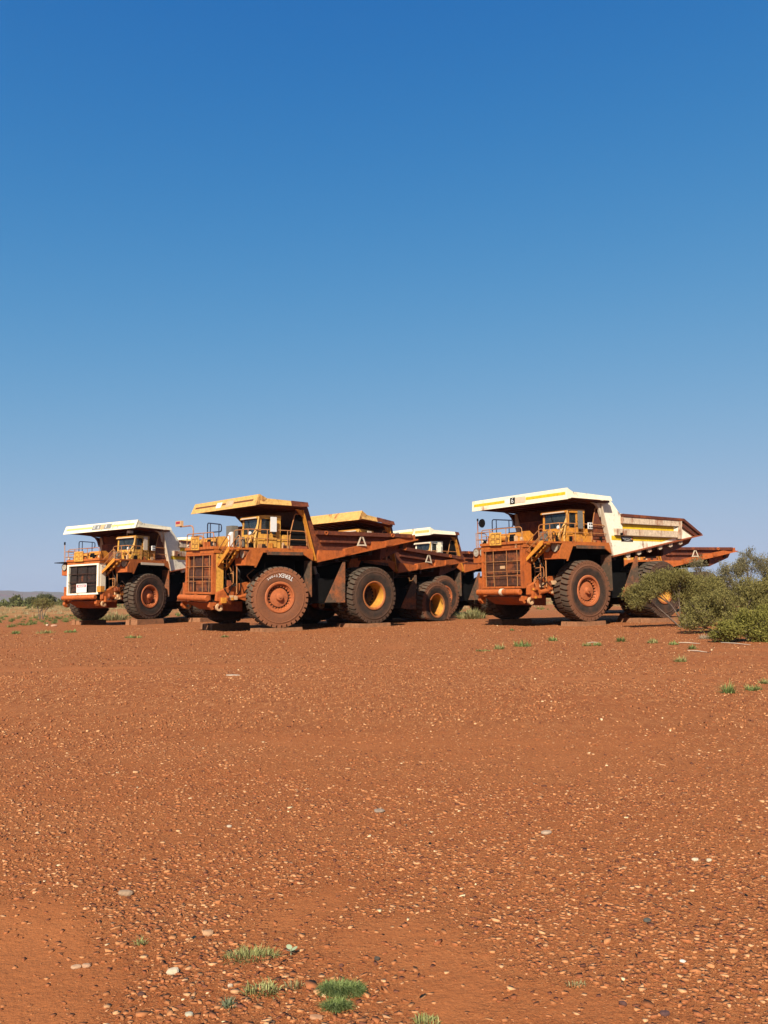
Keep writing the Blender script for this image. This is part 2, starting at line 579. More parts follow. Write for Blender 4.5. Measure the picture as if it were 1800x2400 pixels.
# far from the yard the plain carries dry straw and dull green between the bare earth
geo = nt.nodes.new('ShaderNodeNewGeometry')
ln = N(nt, 'ShaderNodeVectorMath', operation='LENGTH')
nt.links.new(geo.outputs['Position'], ln.inputs[0])
far = ramp(nt, ln.outputs['Value'], 75, 150)
strawn = ramp(nt, noise(nt, V, .035, 5, .7), .40, .60)
c = mixc(nt, mathn(nt, 'MULTIPLY', far, strawn), c, (0.40, 0.27, 0.12))
c = mixc(nt, mathn(nt, 'MULTIPLY', ramp(nt, ln.outputs['Value'], 150, 420), ramp(nt, noise(nt, V, .02, 5, .7), .42, .55)), c, (0.13, 0.13, 0.05))
nt.links.new(pig(nt, c, (1.12, 1.05, .84)), bs.inputs['Base Color'])
bs.inputs['Roughness'].default_value = 1
bs.inputs['Specular IOR Level'].default_value = .1
bp = N(nt, 'ShaderNodeBump')
bp.inputs['Strength'].default_value = .9
bp.inputs['Distance'].default_value = .03
hh = mathn(nt, 'ADD', mathn(nt, 'MULTIPLY', n_fin, .8), mathn(nt, 'ADD', mathn(nt, 'MULTIPLY', n_grit, .15), mathn(nt, 'MULTIPLY', sel, .35)))
nt.links.new(hh, bp.inputs['Height'])
nt.links.new(bp.outputs[0], bs.inputs['Normal'])
M['dirt'] = m
gm = np.clip(gravel_mask(gv[:, 0], gv[:, 1]) * 1.25, 0, 1)
tag(link('ground', np_mesh('ground', gv, quads, tris, True, np.stack([gm, gm, gm], 1)), M['dirt']), kind='structure')

# distant range of low hills
hv, hq = [], []
HA = np.linspace(R(20), R(160), 420)
for i, a in enumerate(HA):
    base = 9 + 36 * float(fbm(np.array(a * 5.0), np.array(2.0), 51)) + 13 * float(fbm(np.array(a * 40), np.array(0.), 57))
    base *= 1.0 + .55 * math.exp(-((a - R(116)) / .07) ** 2)
    for k, (rr, hf) in enumerate(((3300, -.05), (3500, .30), (3700, .62), (3950, .90), (4200, 1.0), (4900, .8), (6000, -.05))):
        j = float(fbm(np.array(a * 90 + k * 3.3), np.array(k * 1.7), 61)) - .5
        rk = rr + j * 260
        hv.append((rk * math.cos(a), rk * math.sin(a), base * max(-.05, hf + j * .28 * (hf > 0)) - .5))
for i in range(len(HA) - 1):
    for k in range(6):
        p = i * 7 + k
        hq.append((p, p + 7, p + 8, p + 1))
m, nt, bs = new_mat('hill_rock_and_spinifex')
tc = nt.nodes.new('ShaderNodeTexCoord')
V = tc.outputs['Object']
c = mixc(nt, ramp(nt, noise(nt, V, .012, 6, .7), .38, .62), (0.16, 0.085, 0.075), (0.13, 0.12, 0.075))
c = mixc(nt, ramp(nt, noise(nt, V, .03, 5, .7), .55, .68), c, (0.30, 0.16, 0.13))
nt.links.new(pig(nt, c), bs.inputs['Base Color'])
bs.inputs['Roughness'].default_value = 1
M['hill'] = m
tag(link('hills', np_mesh('hills', hv, hq, None, True), M['hill']), kind='structure')

# ------------------------------------------------------------------ gravel
CHIPCOL = np.array([(.31, .108, .044), (.37, .145, .062), (.25, .080, .034), (.44, .195, .090), (.54, .285, .155), (.15, .052, .030), (.72, .52, .34), (.34, .120, .052)])
CHIPP = np.array([.24, .26, .16, .16, .075, .06, .003, .08])


def chips(count_density, r0, r1, smin, smax, n, seed, flat=.17):
    g = np.random.default_rng(seed)
    half = R(37)
    area = half * (r1 * r1 - r0 * r0)
    cnt = int(area * count_density)
    rr = np.sqrt(g.uniform(r0 * r0, r1 * r1, cnt))
    aa = R(90) + g.uniform(-half, half, cnt)
    x, y = rr * np.cos(aa), rr * np.sin(aa)
    keep = g.uniform(0, 1, cnt) < gravel_mask(x, y)
    x, y = x[keep], y[keep]
    cnt = len(x)
    s = smin + (smax - smin) * g.uniform(0, 1, cnt) ** 3.4
    z = ground_z(x, y)
    rot = g.uniform(0, 2 * math.pi, cnt)
    asp = g.uniform(.38, .85, cnt)
    hgt = s * g.uniform(flat * .5, flat * 1.4, cnt)
    tx, ty = g.normal(0, .13, cnt), g.normal(0, .13, cnt)
    th = np.linspace(0, 2 * math.pi, n, endpoint=False)[None] + g.uniform(-.48, .48, (cnt, n))
    rad = g.uniform(.55, 1.2, (cnt, n))
    V = np.empty((cnt, 2 * n, 3))
    for lay, (k, h) in enumerate(((.92, -.25), (1.0, 1.0))):
        lx, ly = np.cos(th) * rad * k, np.sin(th) * rad * asp[:, None] * k
        X = (lx * np.cos(rot)[:, None] - ly * np.sin(rot)[:, None]) * s[:, None] * .5
        Y = (lx * np.sin(rot)[:, None] + ly * np.cos(rot)[:, None]) * s[:, None] * .5
        V[:, lay * n:(lay + 1) * n, 0] = x[:, None] + X
        V[:, lay * n:(lay + 1) * n, 1] = y[:, None] + Y
        V[:, lay * n:(lay + 1) * n, 2] = z[:, None] + (h * hgt)[:, None] + (X * tx[:, None] + Y * ty[:, None]) * (1 if h > 0 else 0) + (.12 * hgt)[:, None]
    off = (np.arange(cnt) * 2 * n)[:, None]
    k = np.arange(n)
    side = np.stack([k, (k + 1) % n, (k + 1) % n + n, k + n], 1)
    Q = (off[:, :, None] + side[None]).reshape(-1, 4)
    top = [(n, n + i, n + i + 1) for i in range(1, n - 1)]
    T = (off[:, :, None] + np.array(top)[None]).reshape(-1, 3)
    c = CHIPCOL[g.choice(len(CHIPCOL), cnt, p=CHIPP / CHIPP.sum())] * g.uniform(.82, 1.18, (cnt, 1))
    return V.reshape(-1, 3), Q, T, np.repeat(c, 2 * n, 0)


m, nt, bs = new_mat('gravel_chip')
at = N(nt, 'ShaderNodeAttribute', attribute_name='Col')
tc = nt.nodes.new('ShaderNodeTexCoord')
nn = noise(nt, tc.outputs['Object'], 70, 4, .7)
mul = nt.nodes.new('ShaderNodeVectorMath')
mul.operation = 'SCALE'
nt.links.new(at.outputs['Color'], mul.inputs[0])
nt.links.new(ramp(nt, nn, .3, .7, .8, 1.2), mul.inputs['Scale'])
nt.links.new(pig(nt, mul.outputs[0], (1.09, 1.03, .84)), bs.inputs['Base Color'])
bs.inputs['Roughness'].default_value = .85
bs.inputs['Specular IOR Level'].default_value = .2
M['chip'] = m

parts = [chips(3700, 2.2, 6.0, .005, .052, 5, 1, .11), chips(1700, 6.0, 11.0, .010, .052, 4, 2, .13), chips(270, 11.0, 22.0, .020, .068, 3, 3, .24),
         chips(46, 22.0, 54.0, .034, .092, 3, 4, .32), chips(22, 2.2, 10.0, .03, .085, 5, 5, .12)]
vo = 0
AV, AQ, AT, AC = [], [], [], []
for v_, q_, t_, c_ in parts:
    if len(AV) == 3: c_ = c_ * .84
    AV.append(v_); AQ.append(q_ + vo); AT.append(t_ + vo); AC.append(c_)
    vo += len(v_)
tag(link('gravel', np_mesh('gravel', np.concatenate(AV), np.concatenate(AQ), np.concatenate(AT), False, np.concatenate(AC)), M['chip']),
    'loose red and tan gravel chips strewn over the dirt', 'gravel', kind='stuff')

# ------------------------------------------------------------------ haul trucks
TR, TW = 1.64, 1.02                                    # tyre radius and width


def tyre_mesh(name, flat=False):
    b = MB()
    h = TW / 2
    prof = [(-h * .80, .74), (-h * .92, .86), (-h * .98, .98), (-h * 1.03, 1.18), (-h * 1.0, 1.36), (-h * .97, 1.47), (-h * .90, 1.505),
            (-h * .55, 1.525), (0, 1.53), (h * .55, 1.525), (h * .90, 1.505), (h * .97, 1.47), (h * 1.0, 1.36), (h * 1.03, 1.18), (h * .98, .98), (h * .92, .86), (h * .80, .74)]
    b.lathe(prof, 72)
    # raised ring on each wall
    for s in (-1, 1):
        b.lathe([(s * h * 1.005, 1.30), (s * h * 1.05, 1.315), (s * h * 1.05, 1.345), (s * h * 1.0, 1.36)], 72)
    nl = 34
    for k in range(nl):
        for s in (-1, 1):
            th0 = 2 * math.pi * (k + (.25 if s > 0 else .75) * 1.0) / nl
            w = 2 * math.pi / nl * .37

            def P(y, r, t):
                return (r * math.cos(t), y * s, r * math.sin(t))
            tilt = .05
            # block over the crown, block over the shoulder
            A = [P(.03, 1.50, th0 - w + tilt), P(.03, 1.50, th0 + w + tilt), P(.03, TR, th0 + w * .86 + tilt), P(.03, TR, th0 - w * .86 + tilt)]
            B = [P(h * .80, 1.49, th0 - w), P(h * .80, 1.49, th0 + w), P(h * .80, TR - .005, th0 + w * .9), P(h * .80, TR - .005, th0 - w * .9)]
            C = [P(h * .95, 1.50, th0 - w), P(h * .95, 1.50, th0 + w), P(h * .985, 1.60, th0 + w * .94), P(h * .985, 1.60, th0 - w * .94)]
            D = [P(h * .95, 1.45, th0 - w), P(h * .95, 1.45, th0 + w), P(h * 1.0, 1.47, th0 + w * .96), P(h * 1.0, 1.47, th0 - w * .96)]
            n0 = len(b.v)
            b.add(A + B + C + D, [(0, 1, 2, 3)] + [(o + i, o + 4 + i, o + 4 + (i + 1) % 4, o + (i + 1) % 4) for o in (0, 4, 8) for i in range(4)] + [(12, 13, 14, 15)])
    if flat:                                            # a tyre that has gone down: tread pressed flat, walls bulged
        nv = []
        for x, y, z in b.v:
            if z < -.92:
                k = (-.92 - z) / .72
                z = -.92 - .09 * k
                y = y * (1 + .22 * k)
                x = x * (1 + .10 * k)
            elif z < -.5:
                y = y * (1 + .16 * ((-.5 - z) / .42) ** 2)
            nv.append((x, y, z))
        b.v = nv
    o = b.build(name)
    me = o.data
    bpy.data.objects.remove(o)
    me.name = name
    return me


def rim_front_mesh():
    b = MB()
    h = TW / 2
    b.lathe([(h * .55, .60), (h * .80, .665), (h * .80, .70), (h * .98, .72), (h * 1.0, .80), (h * .93, .84), (h * .80, .78), (-h * .8, .76), (-h * .8, .60), (h * .30, .58)], 40)
    for k in range(22):                                  # wedge clamps and bolts round the rim
        t = 2 * math.pi * k / 22
        c, s = math.cos(t), math.sin(t)
        p = Vector((.585 * c, h * .56, .585 * s))
        b.tube([p, p + Vector((0, .10, 0))], .035, 5)
        q0, q1 = Vector((.56 * c, h * .60, .56 * s)), Vector((.665 * c, h * .74, .665 * s))
        b.tube([q0, q1], .032, 4)
    o = b.build('rim')
    me = o.data
    bpy.data.objects.remove(o)
    return me


def hub_front_mesh():
    b = MB()
    h = TW / 2
    b.lathe([(h * .40, .53), (h * .60, .50), (h * .68, .30), (h * .72, .20), (h * .92, .18), (h * 1.0, .155), (h * 1.02, .10), (h * 1.02, .0)], 28)
    b.tube([(.02, h * 1.0, .02), (.02, h * 1.12, .02)], .055, 8)
    o = b.build('hub')
    me = o.data
    bpy.data.objects.remove(o)
    return me


def rim_rear_mesh():
    b = MB()
    h = TW / 2
    # deep dish open to the outside
    b.lathe([(h * .93, .70), (h * .80, .685), (-h * .80, .66)], 44)
    b.lathe([(h * .60, .74), (-h * .85, .74)], 44)
    for k in range(18):
        t = 2 * math.pi * k / 18
        p = Vector((.59 * math.cos(t), -h * .78, .59 * math.sin(t)))
        b.tube([p, p + Vector((0, .07, 0))], .03, 5)
    o = b.build('rim')
    me = o.data
    bpy.data.objects.remove(o)
    return me


TYRE = {k: tyre_mesh('tyre_' + k) for k in ('tyre', 'tyrered', 'tyremix')}
for k, me in TYRE.items(): me.materials.append(M[k])
TYRE['flat'] = tyre_mesh('tyre_flat', True)
TYRE['flat'].materials.append(M['tyremix'])
RIM_F, HUB_F, RIM_R = rim_front_mesh(), hub_front_mesh(), rim_rear_mesh()
CLAMP_F = MB().lathe([(TW * .21, .67), (TW * .22, .50), (TW * .24, .40)], 40).build('clamp_recess').data
bpy.data.objects.remove(bpy.data.objects['clamp_recess'])
CLAMP_F.materials.append(M['core'])  # shade of the recess put into its colour
RIM_F.materials.append(M['hub']); HUB_F.materials.append(M['hub']); RIM_R.materials.append(M['rimyellow'])
LOCK_R = MB().lathe([(TW * .38, .75), (TW * .46, .80), (TW * .505, .83), (TW * .515, .775), (TW * .48, .715), (TW * .465, .70)], 44).build('lock_ring').data
bpy.data.objects.remove(bpy.data.objects['lock_ring'])
LOCK_R.materials.append(M['lockring'])
HUB_R = MB().lathe([(-.41, .665), (-.41, .56), (-.38, .55), (-.38, .42), (-.36, .40), (-.30, .36), (-.20, .34), (-.18, .16), (-.05, .14), (-.05, 0)], 24).build('hub').data
bpy.data.objects.remove(bpy.data.objects['hub'])
HUB_R.materials.append(M['dark'])  # dark back plate carries the shade inside the rim dish


def wheel(root, x, y, z, side, front, tyre='tyre', steer=0.0, spin=0.0):
    """The rim is the wheel; tyre and hub are its pieces."""
    w = link('wheel', RIM_F if front else RIM_R, None, root)
    w.location = (x, y, z)
    w.rotation_euler = (0, spin, (0 if side > 0 else math.pi) + R(steer))
    w.rotation_mode = 'XYZ'
    link('tyre', TYRE[tyre], None, w)
    link('hub', HUB_F if front else HUB_R, None, w)
    if front: link('clamp_recess', CLAMP_F, None, w)
    if not front: link('lock_ring', LOCK_R, None, w)
    if tyre == 'flat': w.rotation_euler[1] = 0
    return w


def rail_loop(pts, r=.028, rnd=.18):
    """Polyline with rounded corners."""
    pts = [Vector(p) for p in pts]
    out = [pts[0]]
    for i in range(1, len(pts) - 1):
        a, b, c = pts[i - 1], pts[i], pts[i + 1]
        d0, d1 = min(rnd, (a - b).length * .45), min(rnd, (c - b).length * .45)
        p0, p1 = b + (a - b).normalized() * d0, b + (c - b).normalized() * d1
        for t in (0, .33, .67, 1):
            out.append(p0 * (1 - t) ** 2 + b * 2 * t * (1 - t) + p1 * t * t)
    out.append(pts[-1])
    return MB().tube(out, r, 6)


def mirror(f):
    for s in (1, -1): f(s)


def bx(x0, x1, ya, yb, z0, z1, s=1):
    y0, y1 = sorted((ya * s, yb * s))
    return MB().box(x0, x1, y0, y1, z0, z1)


def make_truck(c):
    cab_m, deck_m = M[c['cab']], M[c['deck']]
    root = bpy.data.objects.new('haul_truck', None)
    COL.objects.link(root)
    root.location = (c['x'], c['y'], c['z'])
    root.rotation_euler = (c.get('roll', 0), -c.get('pitch', 0), R(c['yaw']))
    tag(root, c['label'], 'haul truck', 'abandoned mining haul trucks')
    P = lambda name, b, mat, parent=None: b.build(name, M[mat] if isinstance(mat, str) else mat, parent or root)

    # --- chassis, axles
    b = MB()
    for s in (1, -1):
        b.box(-8.3, 3.05, *sorted((.78 * s, 1.16 * s)), 1.55, 2.25)
    for x in (-7.9, -4.2, -2.4, .9, 2.6): b.box(x - .18, x + .18, -.775, .775, 1.62, 2.15)
    P('chassis_frame', b, 'dark')
    P('front_axle', MB().tube([(0, -2.3, 1.68), (0, 2.3, 1.68)], .26, 12), 'dark')
    P('rear_axle_housing', MB().lathe([(-1.5, .55), (-1.2, .82), (1.2, .82), (1.5, .55), (3.0, .34), (3.05, 0)], 24, c=(-6.0, 0, 1.70)).lathe([(-3.05, 0), (-3.0, .34), (-1.5, .55)], 24, c=(-6.0, 0, 1.70)), 'dark')
    P('bulkhead', MB().box(-1.80, -1.70, -1.69, 1.69, 2.3, 4.24), 'black')  # added black plate that keeps the gap below the deck dark
    P('drive_housing', MB().hexa([(-6.2, -.76, 2.26), (-2.0, -.76, 2.26), (-2.0, .76, 2.26), (-6.2, .76, 2.26), (-6.2, -.76, 3.75), (-2.0, -.76, 3.1), (-2.0, .76, 3.1), (-6.2, .76, 3.75)]), 'black')  # added black block; keeps bright sky from showing under the body
    P('belly_plate', MB().prism([(3.2, 1.50), (2.4, 1.08), (1.3, 1.0), (1.3, 1.54), (3.05, 1.54)], -1.42, 1.42), 'frame')
    P('engine_block', MB().box(.2, 2.45, -1.05, 1.05, 2.26, 4.0).box(.4, 2.2, -1.30, -1.05, 2.5, 3.7), 'black')
    for i in range(5):                                   # hoses and pipes in the engine bay
        y = 1.12 + .10 * (i % 3)
        x = .5 + i * .42
        P('engine_pipe', rail_loop([(x, y, 2.3), (x + .1, y + .08, 2.9 + .12 * i), (x + .35, y + .05, 3.2 + .1 * i), (x + .3, y - .1, 4.0)], .035, .2), 'rail' if i % 2 else 'chrome')

    # --- wheels
    wz = 1.76
    fo = 3.34 - TW / 2
    wheel(root, 0, fo, wz, 1, True, c.get('tyreF', 'tyre'), c.get('steer', 0), c.get('spin', .3))
    wheel(root, 0, -fo, wz, -1, True, 'tyre', c.get('steer', 0), 1.1)
    ro = 3.66 - TW / 2
    wheel(root, -6.0, ro, wz, 1, False, c.get('tyreR', 'tyre'), 0, .1)
    wheel(root, -6.0, ro - 1.10, wz, 1, False, c.get('tyreR', 'tyre'), 0, .5)
    wheel(root, -6.0, -ro, wz, -1, False, 'tyre', 0, .8)
    wheel(root, -6.0, -ro + 1.10, wz, -1, False, 'tyre', 0, 1.7)

    # --- bumper
    bu = P('front_bumper', MB().lathe([(-1.64, 0), (-1.64, .13), (-1.60, .165), (1.66, .165), (1.70, .13), (1.70, 0)], 16, c=(3.48, 0, 1.75)), 'skirt')
    for y in (-1.1, 0.32, 1.2):
        P('bumper_bracket', MB().box(3.10, 3.40, y - .09, y + .09, 1.62, 1.90), 'frame', bu)
    P('bumper_clamp', MB().lathe([(.22, .175), (.24, .19), (.42, .19), (.44, .175)], 16, c=(3.48, 0, 1.75)), c.get('clamp', 'skirt'), bu)
    for s in (1, -1):
        P('tow_hook', MB().prism([(2.95, 1.5), (3.35, 1.55), (3.40, 1.30), (3.25, 1.14), (3.12, 1.2), (3.2, 1.32), (3.05, 1.36)], 1.5 * s, 1.72 * s), 'skirt')

    # --- radiator, grille
    ra = P('radiator', MB().box(2.60, 2.96, -1.44, 1.44, 2.0, 4.06), c.get('core', 'core'))
    ys = [-1.43, -.70, .30, 1.43]
    zs = [2.08, 2.72, 3.36, 4.04]
    rr = random.Random(c['seed'])
    for i in range(3):
        for j in range(3):
            d = rr.uniform(.02, .10)
            P('radiator_panel', MB().box(2.961, 2.961 + d, ys[i] + .03, ys[i + 1] - .03, zs[j] + .025, zs[j + 1] - .025), c.get('core', 'core'), ra)
    fr = P('grille_frame', MB().box(2.97, 3.18, -1.60, -1.44, 1.95, 4.10).box(2.97, 3.18, 1.44, 1.60, 1.95, 4.10).box(2.97, 3.175, -1.44, 1.44, 1.95, 2.06).box(2.97, 3.175, -1.44, 1.44, 4.0, 4.10), c['frame'])
    for y in (-1.25, -.62, .42, 1.16): P('grille_bar', rail_loop([(3.15, y, 2.02), (3.15, y + rr.uniform(-.05, .05), 3.1), (3.15, y + rr.uniform(-.04, .04), 4.05)], .016, .5), c.get('barm', 'rail'), fr)
    for z in (2.62, 2.86, 3.42): P('grille_bar', MB().tube([(3.17, -1.5, z), (3.17, 1.5, z + rr.uniform(-.03, .03))], .014, 6), c.get('barm', 'rail'), fr)
    for s in (1, -1):
        P('radiator_side_panel', bx(2.55, 2.965, 1.50, 1.62, 2.02, 4.11, s), c['post'] if s > 0 else 'skirt')
    P('side_lamp_post', MB().box(3.02, 3.2, -1.86, -1.62, 1.86, 2.55), 'skirt')

    # --- hood and what sits on it
    P('engine_hood', MB().box(.55, 3.12, -1.66, 1.66, 4.115, 4.32).box(.6, 3.20, -1.68, 1.68, 4.321, 4.46), c['hood'])
    it = P('air_intake', MB().prism([(2.25, 4.465), (3.0, 4.465), (2.86, 4.98), (2.40, 5.02), (2.1, 4.8)], .28, 1.45), c['intake'])
    P('intake_mouth', MB().hexa([(2.97, .45, 4.56), (2.985, .45, 4.56), (2.985, .95, 4.56), (2.97, .95, 4.56), (2.89, .45, 4.86), (2.905, .45, 4.86), (2.905, .85, 4.86), (2.89, .85, 4.86)]), 'black', it)
    P('air_cleaner', MB().lathe([(-.42, 0), (-.42, .20), (-.36, .24), (.36, .24), (.42, .20), (.42, 0)], 16, c=(2.6, -.45, 4.72)), c['intake'])
    P('coolant_pipe', rail_loop([(2.7, -1.5, 4.46), (2.7, -1.45, 4.9), (2.7, -1.0, 4.95), (2.7, -.95, 4.46)], .06, .2), 'rail')
    P('coolant_pipe', rail_loop([(2.4, -1.3, 4.46), (2.4, -1.25, 4.8), (2.5, -.8, 4.84), (2.5, -.78, 4.46)], .05, .2), 'gold')
    for y in (-1.55, 1.52): P('work_lamp', MB().lathe([(0, 0), (0, .055), (.07, .06), (.08, .0)], 12, 'x', (3.04, y, 4.58)).box(3.0, 3.045, y - .03, y + .03, 4.462, 4.60), 'beige')
    sg = P('number_board', MB().hexa([(3.22, -.80, 4.32), (3.26, -.80, 4.32), (3.26, .10, 4.30), (3.22, .10, 4.30), (3.20, -.80, 5.02), (3.24, -.80, 5.02), (3.24, .10, 5.00), (3.20, .10, 5.00)]), 'yellow')
    for iy in range(2):
        for iz in range(2):
            y0, z0 = -.70 + iy * .40, 4.385 + iz * .29
            fy, fz = .32, .25
            bb = MB()
            dx = 3.262 - .0285 * ((z0 - 4.3) / .7) + .001
            for q in ((y0, y0 + fy, z0, z0 + .028), (y0, y0 + fy, z0 + fz - .028, z0 + fz), (y0, y0 + .028, z0 + .028, z0 + fz - .028), (y0 + fy - .028, y0 + fy, z0 + .028, z0 + fz - .028)):
                bb.box(dx - .012, dx + .004, *q)
            P('digit_outline', bb, 'darkline', sg)

    # --- decks, wings, headlamp pods (both sides)
    for s in (1, -1):
        dk = P('deck', bx(-1.95, 1.95, 1.70, 3.34, 4.25, 4.36, s), deck_m)
        wp = P('wing', MB().prism([(2.2, 3.85), (2.2, 3.45), (1.66, 3.42), (1.66, 3.34), (1.60, 3.34), (1.18, 4.12), (-1.25, 4.10), (-1.93, 3.72), (-1.96, 3.80), (-1.96, 4.249), (1.95, 4.249)], 3.30 * s, 3.36 * s), deck_m)
        P('pod_front', bx(2.14, 2.20, 2.22, 3.30, 3.45, 3.86, s).box(1.66, 2.139, *sorted((2.22 * s, 3.29 * s)), 3.45, 3.50), 'skirt', wp)
        P('arch_wall', bx(-1.86, 1.6, 1.70, 1.745, 2.3, 4.2, s), 'black', wp)  # added black panel that darkens the arch from inside
        P('arch_rear_wall', bx(-1.855, -1.82, 1.75, 2.62, 2.2, 4.16, s), 'black', wp)  # second added black panel, darkening the rear of the arch
        P('pod_back', bx(1.62, 1.70, 2.22, 3.29, 3.51, 4.24, s), 'frame', wp)
        P('wheel_arch', MB().prism([(1.55, 3.45), (1.20, 4.10), (-1.25, 4.08), (-1.9, 3.70), (-1.9, 4.16), (1.6, 4.16)], 1.75 * s, 3.28 * s), 'black', wp)  # black mass standing in for underside shade above the wheel
        for k, y in enumerate((2.52, 3.06)):
            hl = P('headlight', MB().lathe([(0, .0), (0, .15), (.14, .25), (.34, .27), (.36, .25), (.36, .235)], 20, 'x', (1.92, y * s, 4.05)), 'frame' if k == 0 else 'rubberflap')
            P('lens', MB().lathe([(.30, .0), (.335, .12), (.325, .24)], 20, 'x', (1.92, y * s, 4.05)).lathe([(.336, .09), (.35, .10), (.336, .13)], 16, 'x', (1.92, y * s, 4.05)), 'lens', hl)
            P('lamp_bracket', bx(1.705, 2.0, y - .05, y + .05, 3.80, 3.90, s), 'dark', hl)
        mf = MB()
        pts = [(2.35, 3.9), (3.32, 3.74), (3.34, 1.75), (2.9, 1.72), (2.72, 2.3), (2.62, 3.0)]
        mf.prism([(y * s, z) for y, z in pts], -1.90, -1.86, 'yz')
        P('mud_flap', mf, 'rubberflap')
        P('deck_skirt', bx(-1.3, .95, 3.362, 3.385, 4.0, 4.17, s), c.get('skirtm', 'rubberflap'))
        P('rock_deflector', MB().hexa([(-2.95, 3.05 * s, 1.42), (-4.15, 3.3 * s, 1.40), (-4.15, 3.33 * s, 1.40), (-2.95, 3.08 * s, 1.42), (-4.02, 3.27 * s, 3.66), (-4.16, 3.3 * s, 3.66), (-4.16, 3.33 * s, 3.66), (-4.02, 3.3 * s, 3.66)]), 'rubberflap')
        hc = P('hoist_cylinder', MB().tube([(-3.4, 2.0 * s, 1.7), (-3.05, 2.0 * s, 3.0)], .20, 14), 'dark')
        P('hoist_rod', MB().tube([(-3.05, 2.0 * s, 3.0), (-2.75, 2.0 * s, 4.0)], .12, 12), 'chrome', hc)
        P('fuel_tank', bx(-3.9, -2.0, 1.25, 2.7 if s > 0 else 2.9, 1.35, 2.75, s), 'black')  # tank coloured black for the shade between the wheels
        # steering gear and front frame horn
        P('frame_horn', MB().prism([(3.1, 1.62), (3.05, 2.05), (2.2, 2.42), (1.2, 2.6), (.6, 2.35), (.5, 1.9), (1.6, 1.75), (2.3, 1.55)], 1.72 * s, 1.98 * s), 'skirt')
        P('steering_arm', MB().prism([(2.1, 1.78), (1.1, 1.45), (.35, 1.32), (.35, 1.55), (1.0, 1.72), (1.95, 2.02)], 2.02 * s, 2.2 * s), 'skirt')
        P('steering_cylinder', MB().tube([(2.5, 2.1 * s, 1.72), (1.5, 2.12 * s, 1.86), (.7, 2.12 * s, 1.98)], [.12, .12, .06], 10), 'skirt')
        P('frame_bracket', bx(2.35, 2.95, 1.62, 2.12, 1.42, 1.80, s), 'skirt')
        P('towing_eye', MB().lathe([(-.06, .10), (-.06, .2), (.06, .2), (.06, .10)], 14, 'y', (2.9, 1.85 * s, 1.28), True), 'tan')
        P('suspension_strut', MB().tube([(.15, 1.55 * s, 2.0), (.1, 1.5 * s, 3.9)], .24, 12), 'dark')

    # --- stairs across the front, left of the radiator
    st = P('stairs', MB().prism([(1.20, 3.22), (1.36, 3.20), (2.86, 4.20), (2.86, 4.40), (2.70, 4.40)], 2.84, 2.90, 'yz').prism([(1.20, 3.22), (1.36, 3.20), (2.86, 4.20), (2.86, 4.40), (2.70, 4.40)], 2.24, 2.30, 'yz'), c['stairs'])
    for k in range(5):
        y, z = 1.46 + k * .30, 3.36 + k * .21
        P('step', MB().box(2.301, 2.839, y - .13, y + .13, z - .02, z + .02), c['stairs'], st)
    P('stair_platform', MB().box(2.2, 2.92, 2.87, 3.34, 4.25, 4.33).box(1.96, 2.19, 1.72, 3.34, 4.25, 4.33), deck_m)
    for x in (2.27, 2.87):
        P('stair_rail', rail_loop([(x, 1.42, 3.32), (x, 1.36, 4.10), (x, 2.62, 5.0), (x, 2.86, 5.0), (x, 2.86, 4.4)], .028), c['railm'])
        P('stair_rail', MB().tube([(x, 1.42, 3.75), (x, 2.80, 4.75)], .022), c['railm'])
    P('grab_rail', rail_loop([(2.35, 1.75, 3.0), (2.35, 2.32, 3.05), (2.35, 2.34, 2.5), (2.35, 1.75, 2.42)], .025, .1), 'rail')
    P('ladder_rail', MB().tube([(2.1, 2.25, 2.0), (2.12, 2.28, 3.45)], .03), 'rail')
    P('ladder_rail', MB().tube([(2.1, 1.85, 2.0), (2.12, 1.88, 3.45)], .03), 'rail')

    # --- handrails
    P('handrail', rail_loop([(3.1, -1.62, 4.46), (3.1, -1.62, 5.22), (3.1, 1.55, 5.2), (3.1, 1.58, 4.46)], .026), c['railm'])
    P('handrail', MB().tube([(3.1, -1.62, 4.85), (3.1, 1.55, 4.85)], .02), c['railm'])
    for y in (-.95, .35): P('rail_post', MB().tube([(3.1, y, 4.46), (3.1, y, 5.21)], .022), c['railm'])
    P('handrail', rail_loop([(2.02, 1.75, 4.36), (2.02, 1.75, 5.32), (2.02, 3.22, 5.32), (.2, 3.30, 5.32), (-1.5, 3.30, 5.30), (-1.75, 3.30, 4.36)], .026), c['railm'])
    P('handrail', MB().tube([(2.02, 1.75, 4.85), (2.02, 3.25, 4.85), (-1.6, 3.30, 4.84)], .02), c['railm'])
    for x, y in ((2.02, 2.55), (2.02, 3.25), (.9, 3.3), (-.35, 3.3)): P('rail_post', MB().tube([(x, y, 4.36), (x, y, 5.32)], .022), c['railm'])
    P('handrail', rail_loop([(2.1, -1.75, 4.36), (2.1, -1.75, 5.2), (2.1, -3.22, 5.2), (1.2, -3.28, 5.2), (1.2, -3.28, 4.36)], .026), c['railm'])
    P('handrail', MB().tube([(2.1, -1.75, 4.8), (2.1, -3.2, 4.8), (1.2, -3.28, 4.8)], .02), c['railm'])
    P('rail_post', MB().tube([(2.1, -3.2, 4.36), (2.1, -3.2, 5.2)], .022), c['railm'])
    P('blue_handrail', rail_loop([(1.4, -2.55, 4.36), (1.4, -2.55, 5.98), (1.4, -.85, 5.80), (1.4, -.85, 5.40), (1.4, -2.35, 5.42)], .034, .15), 'bluerail')
    P('blue_handrail', MB().tube([(1.4, -2.2, 4.36), (1.4, -2.2, 5.94)], .03), 'bluerail')
    P('blue_handrail', MB().tube([(1.4, -1.15, 4.46), (1.4, -1.15, 5.84)], .03), 'bluerail')

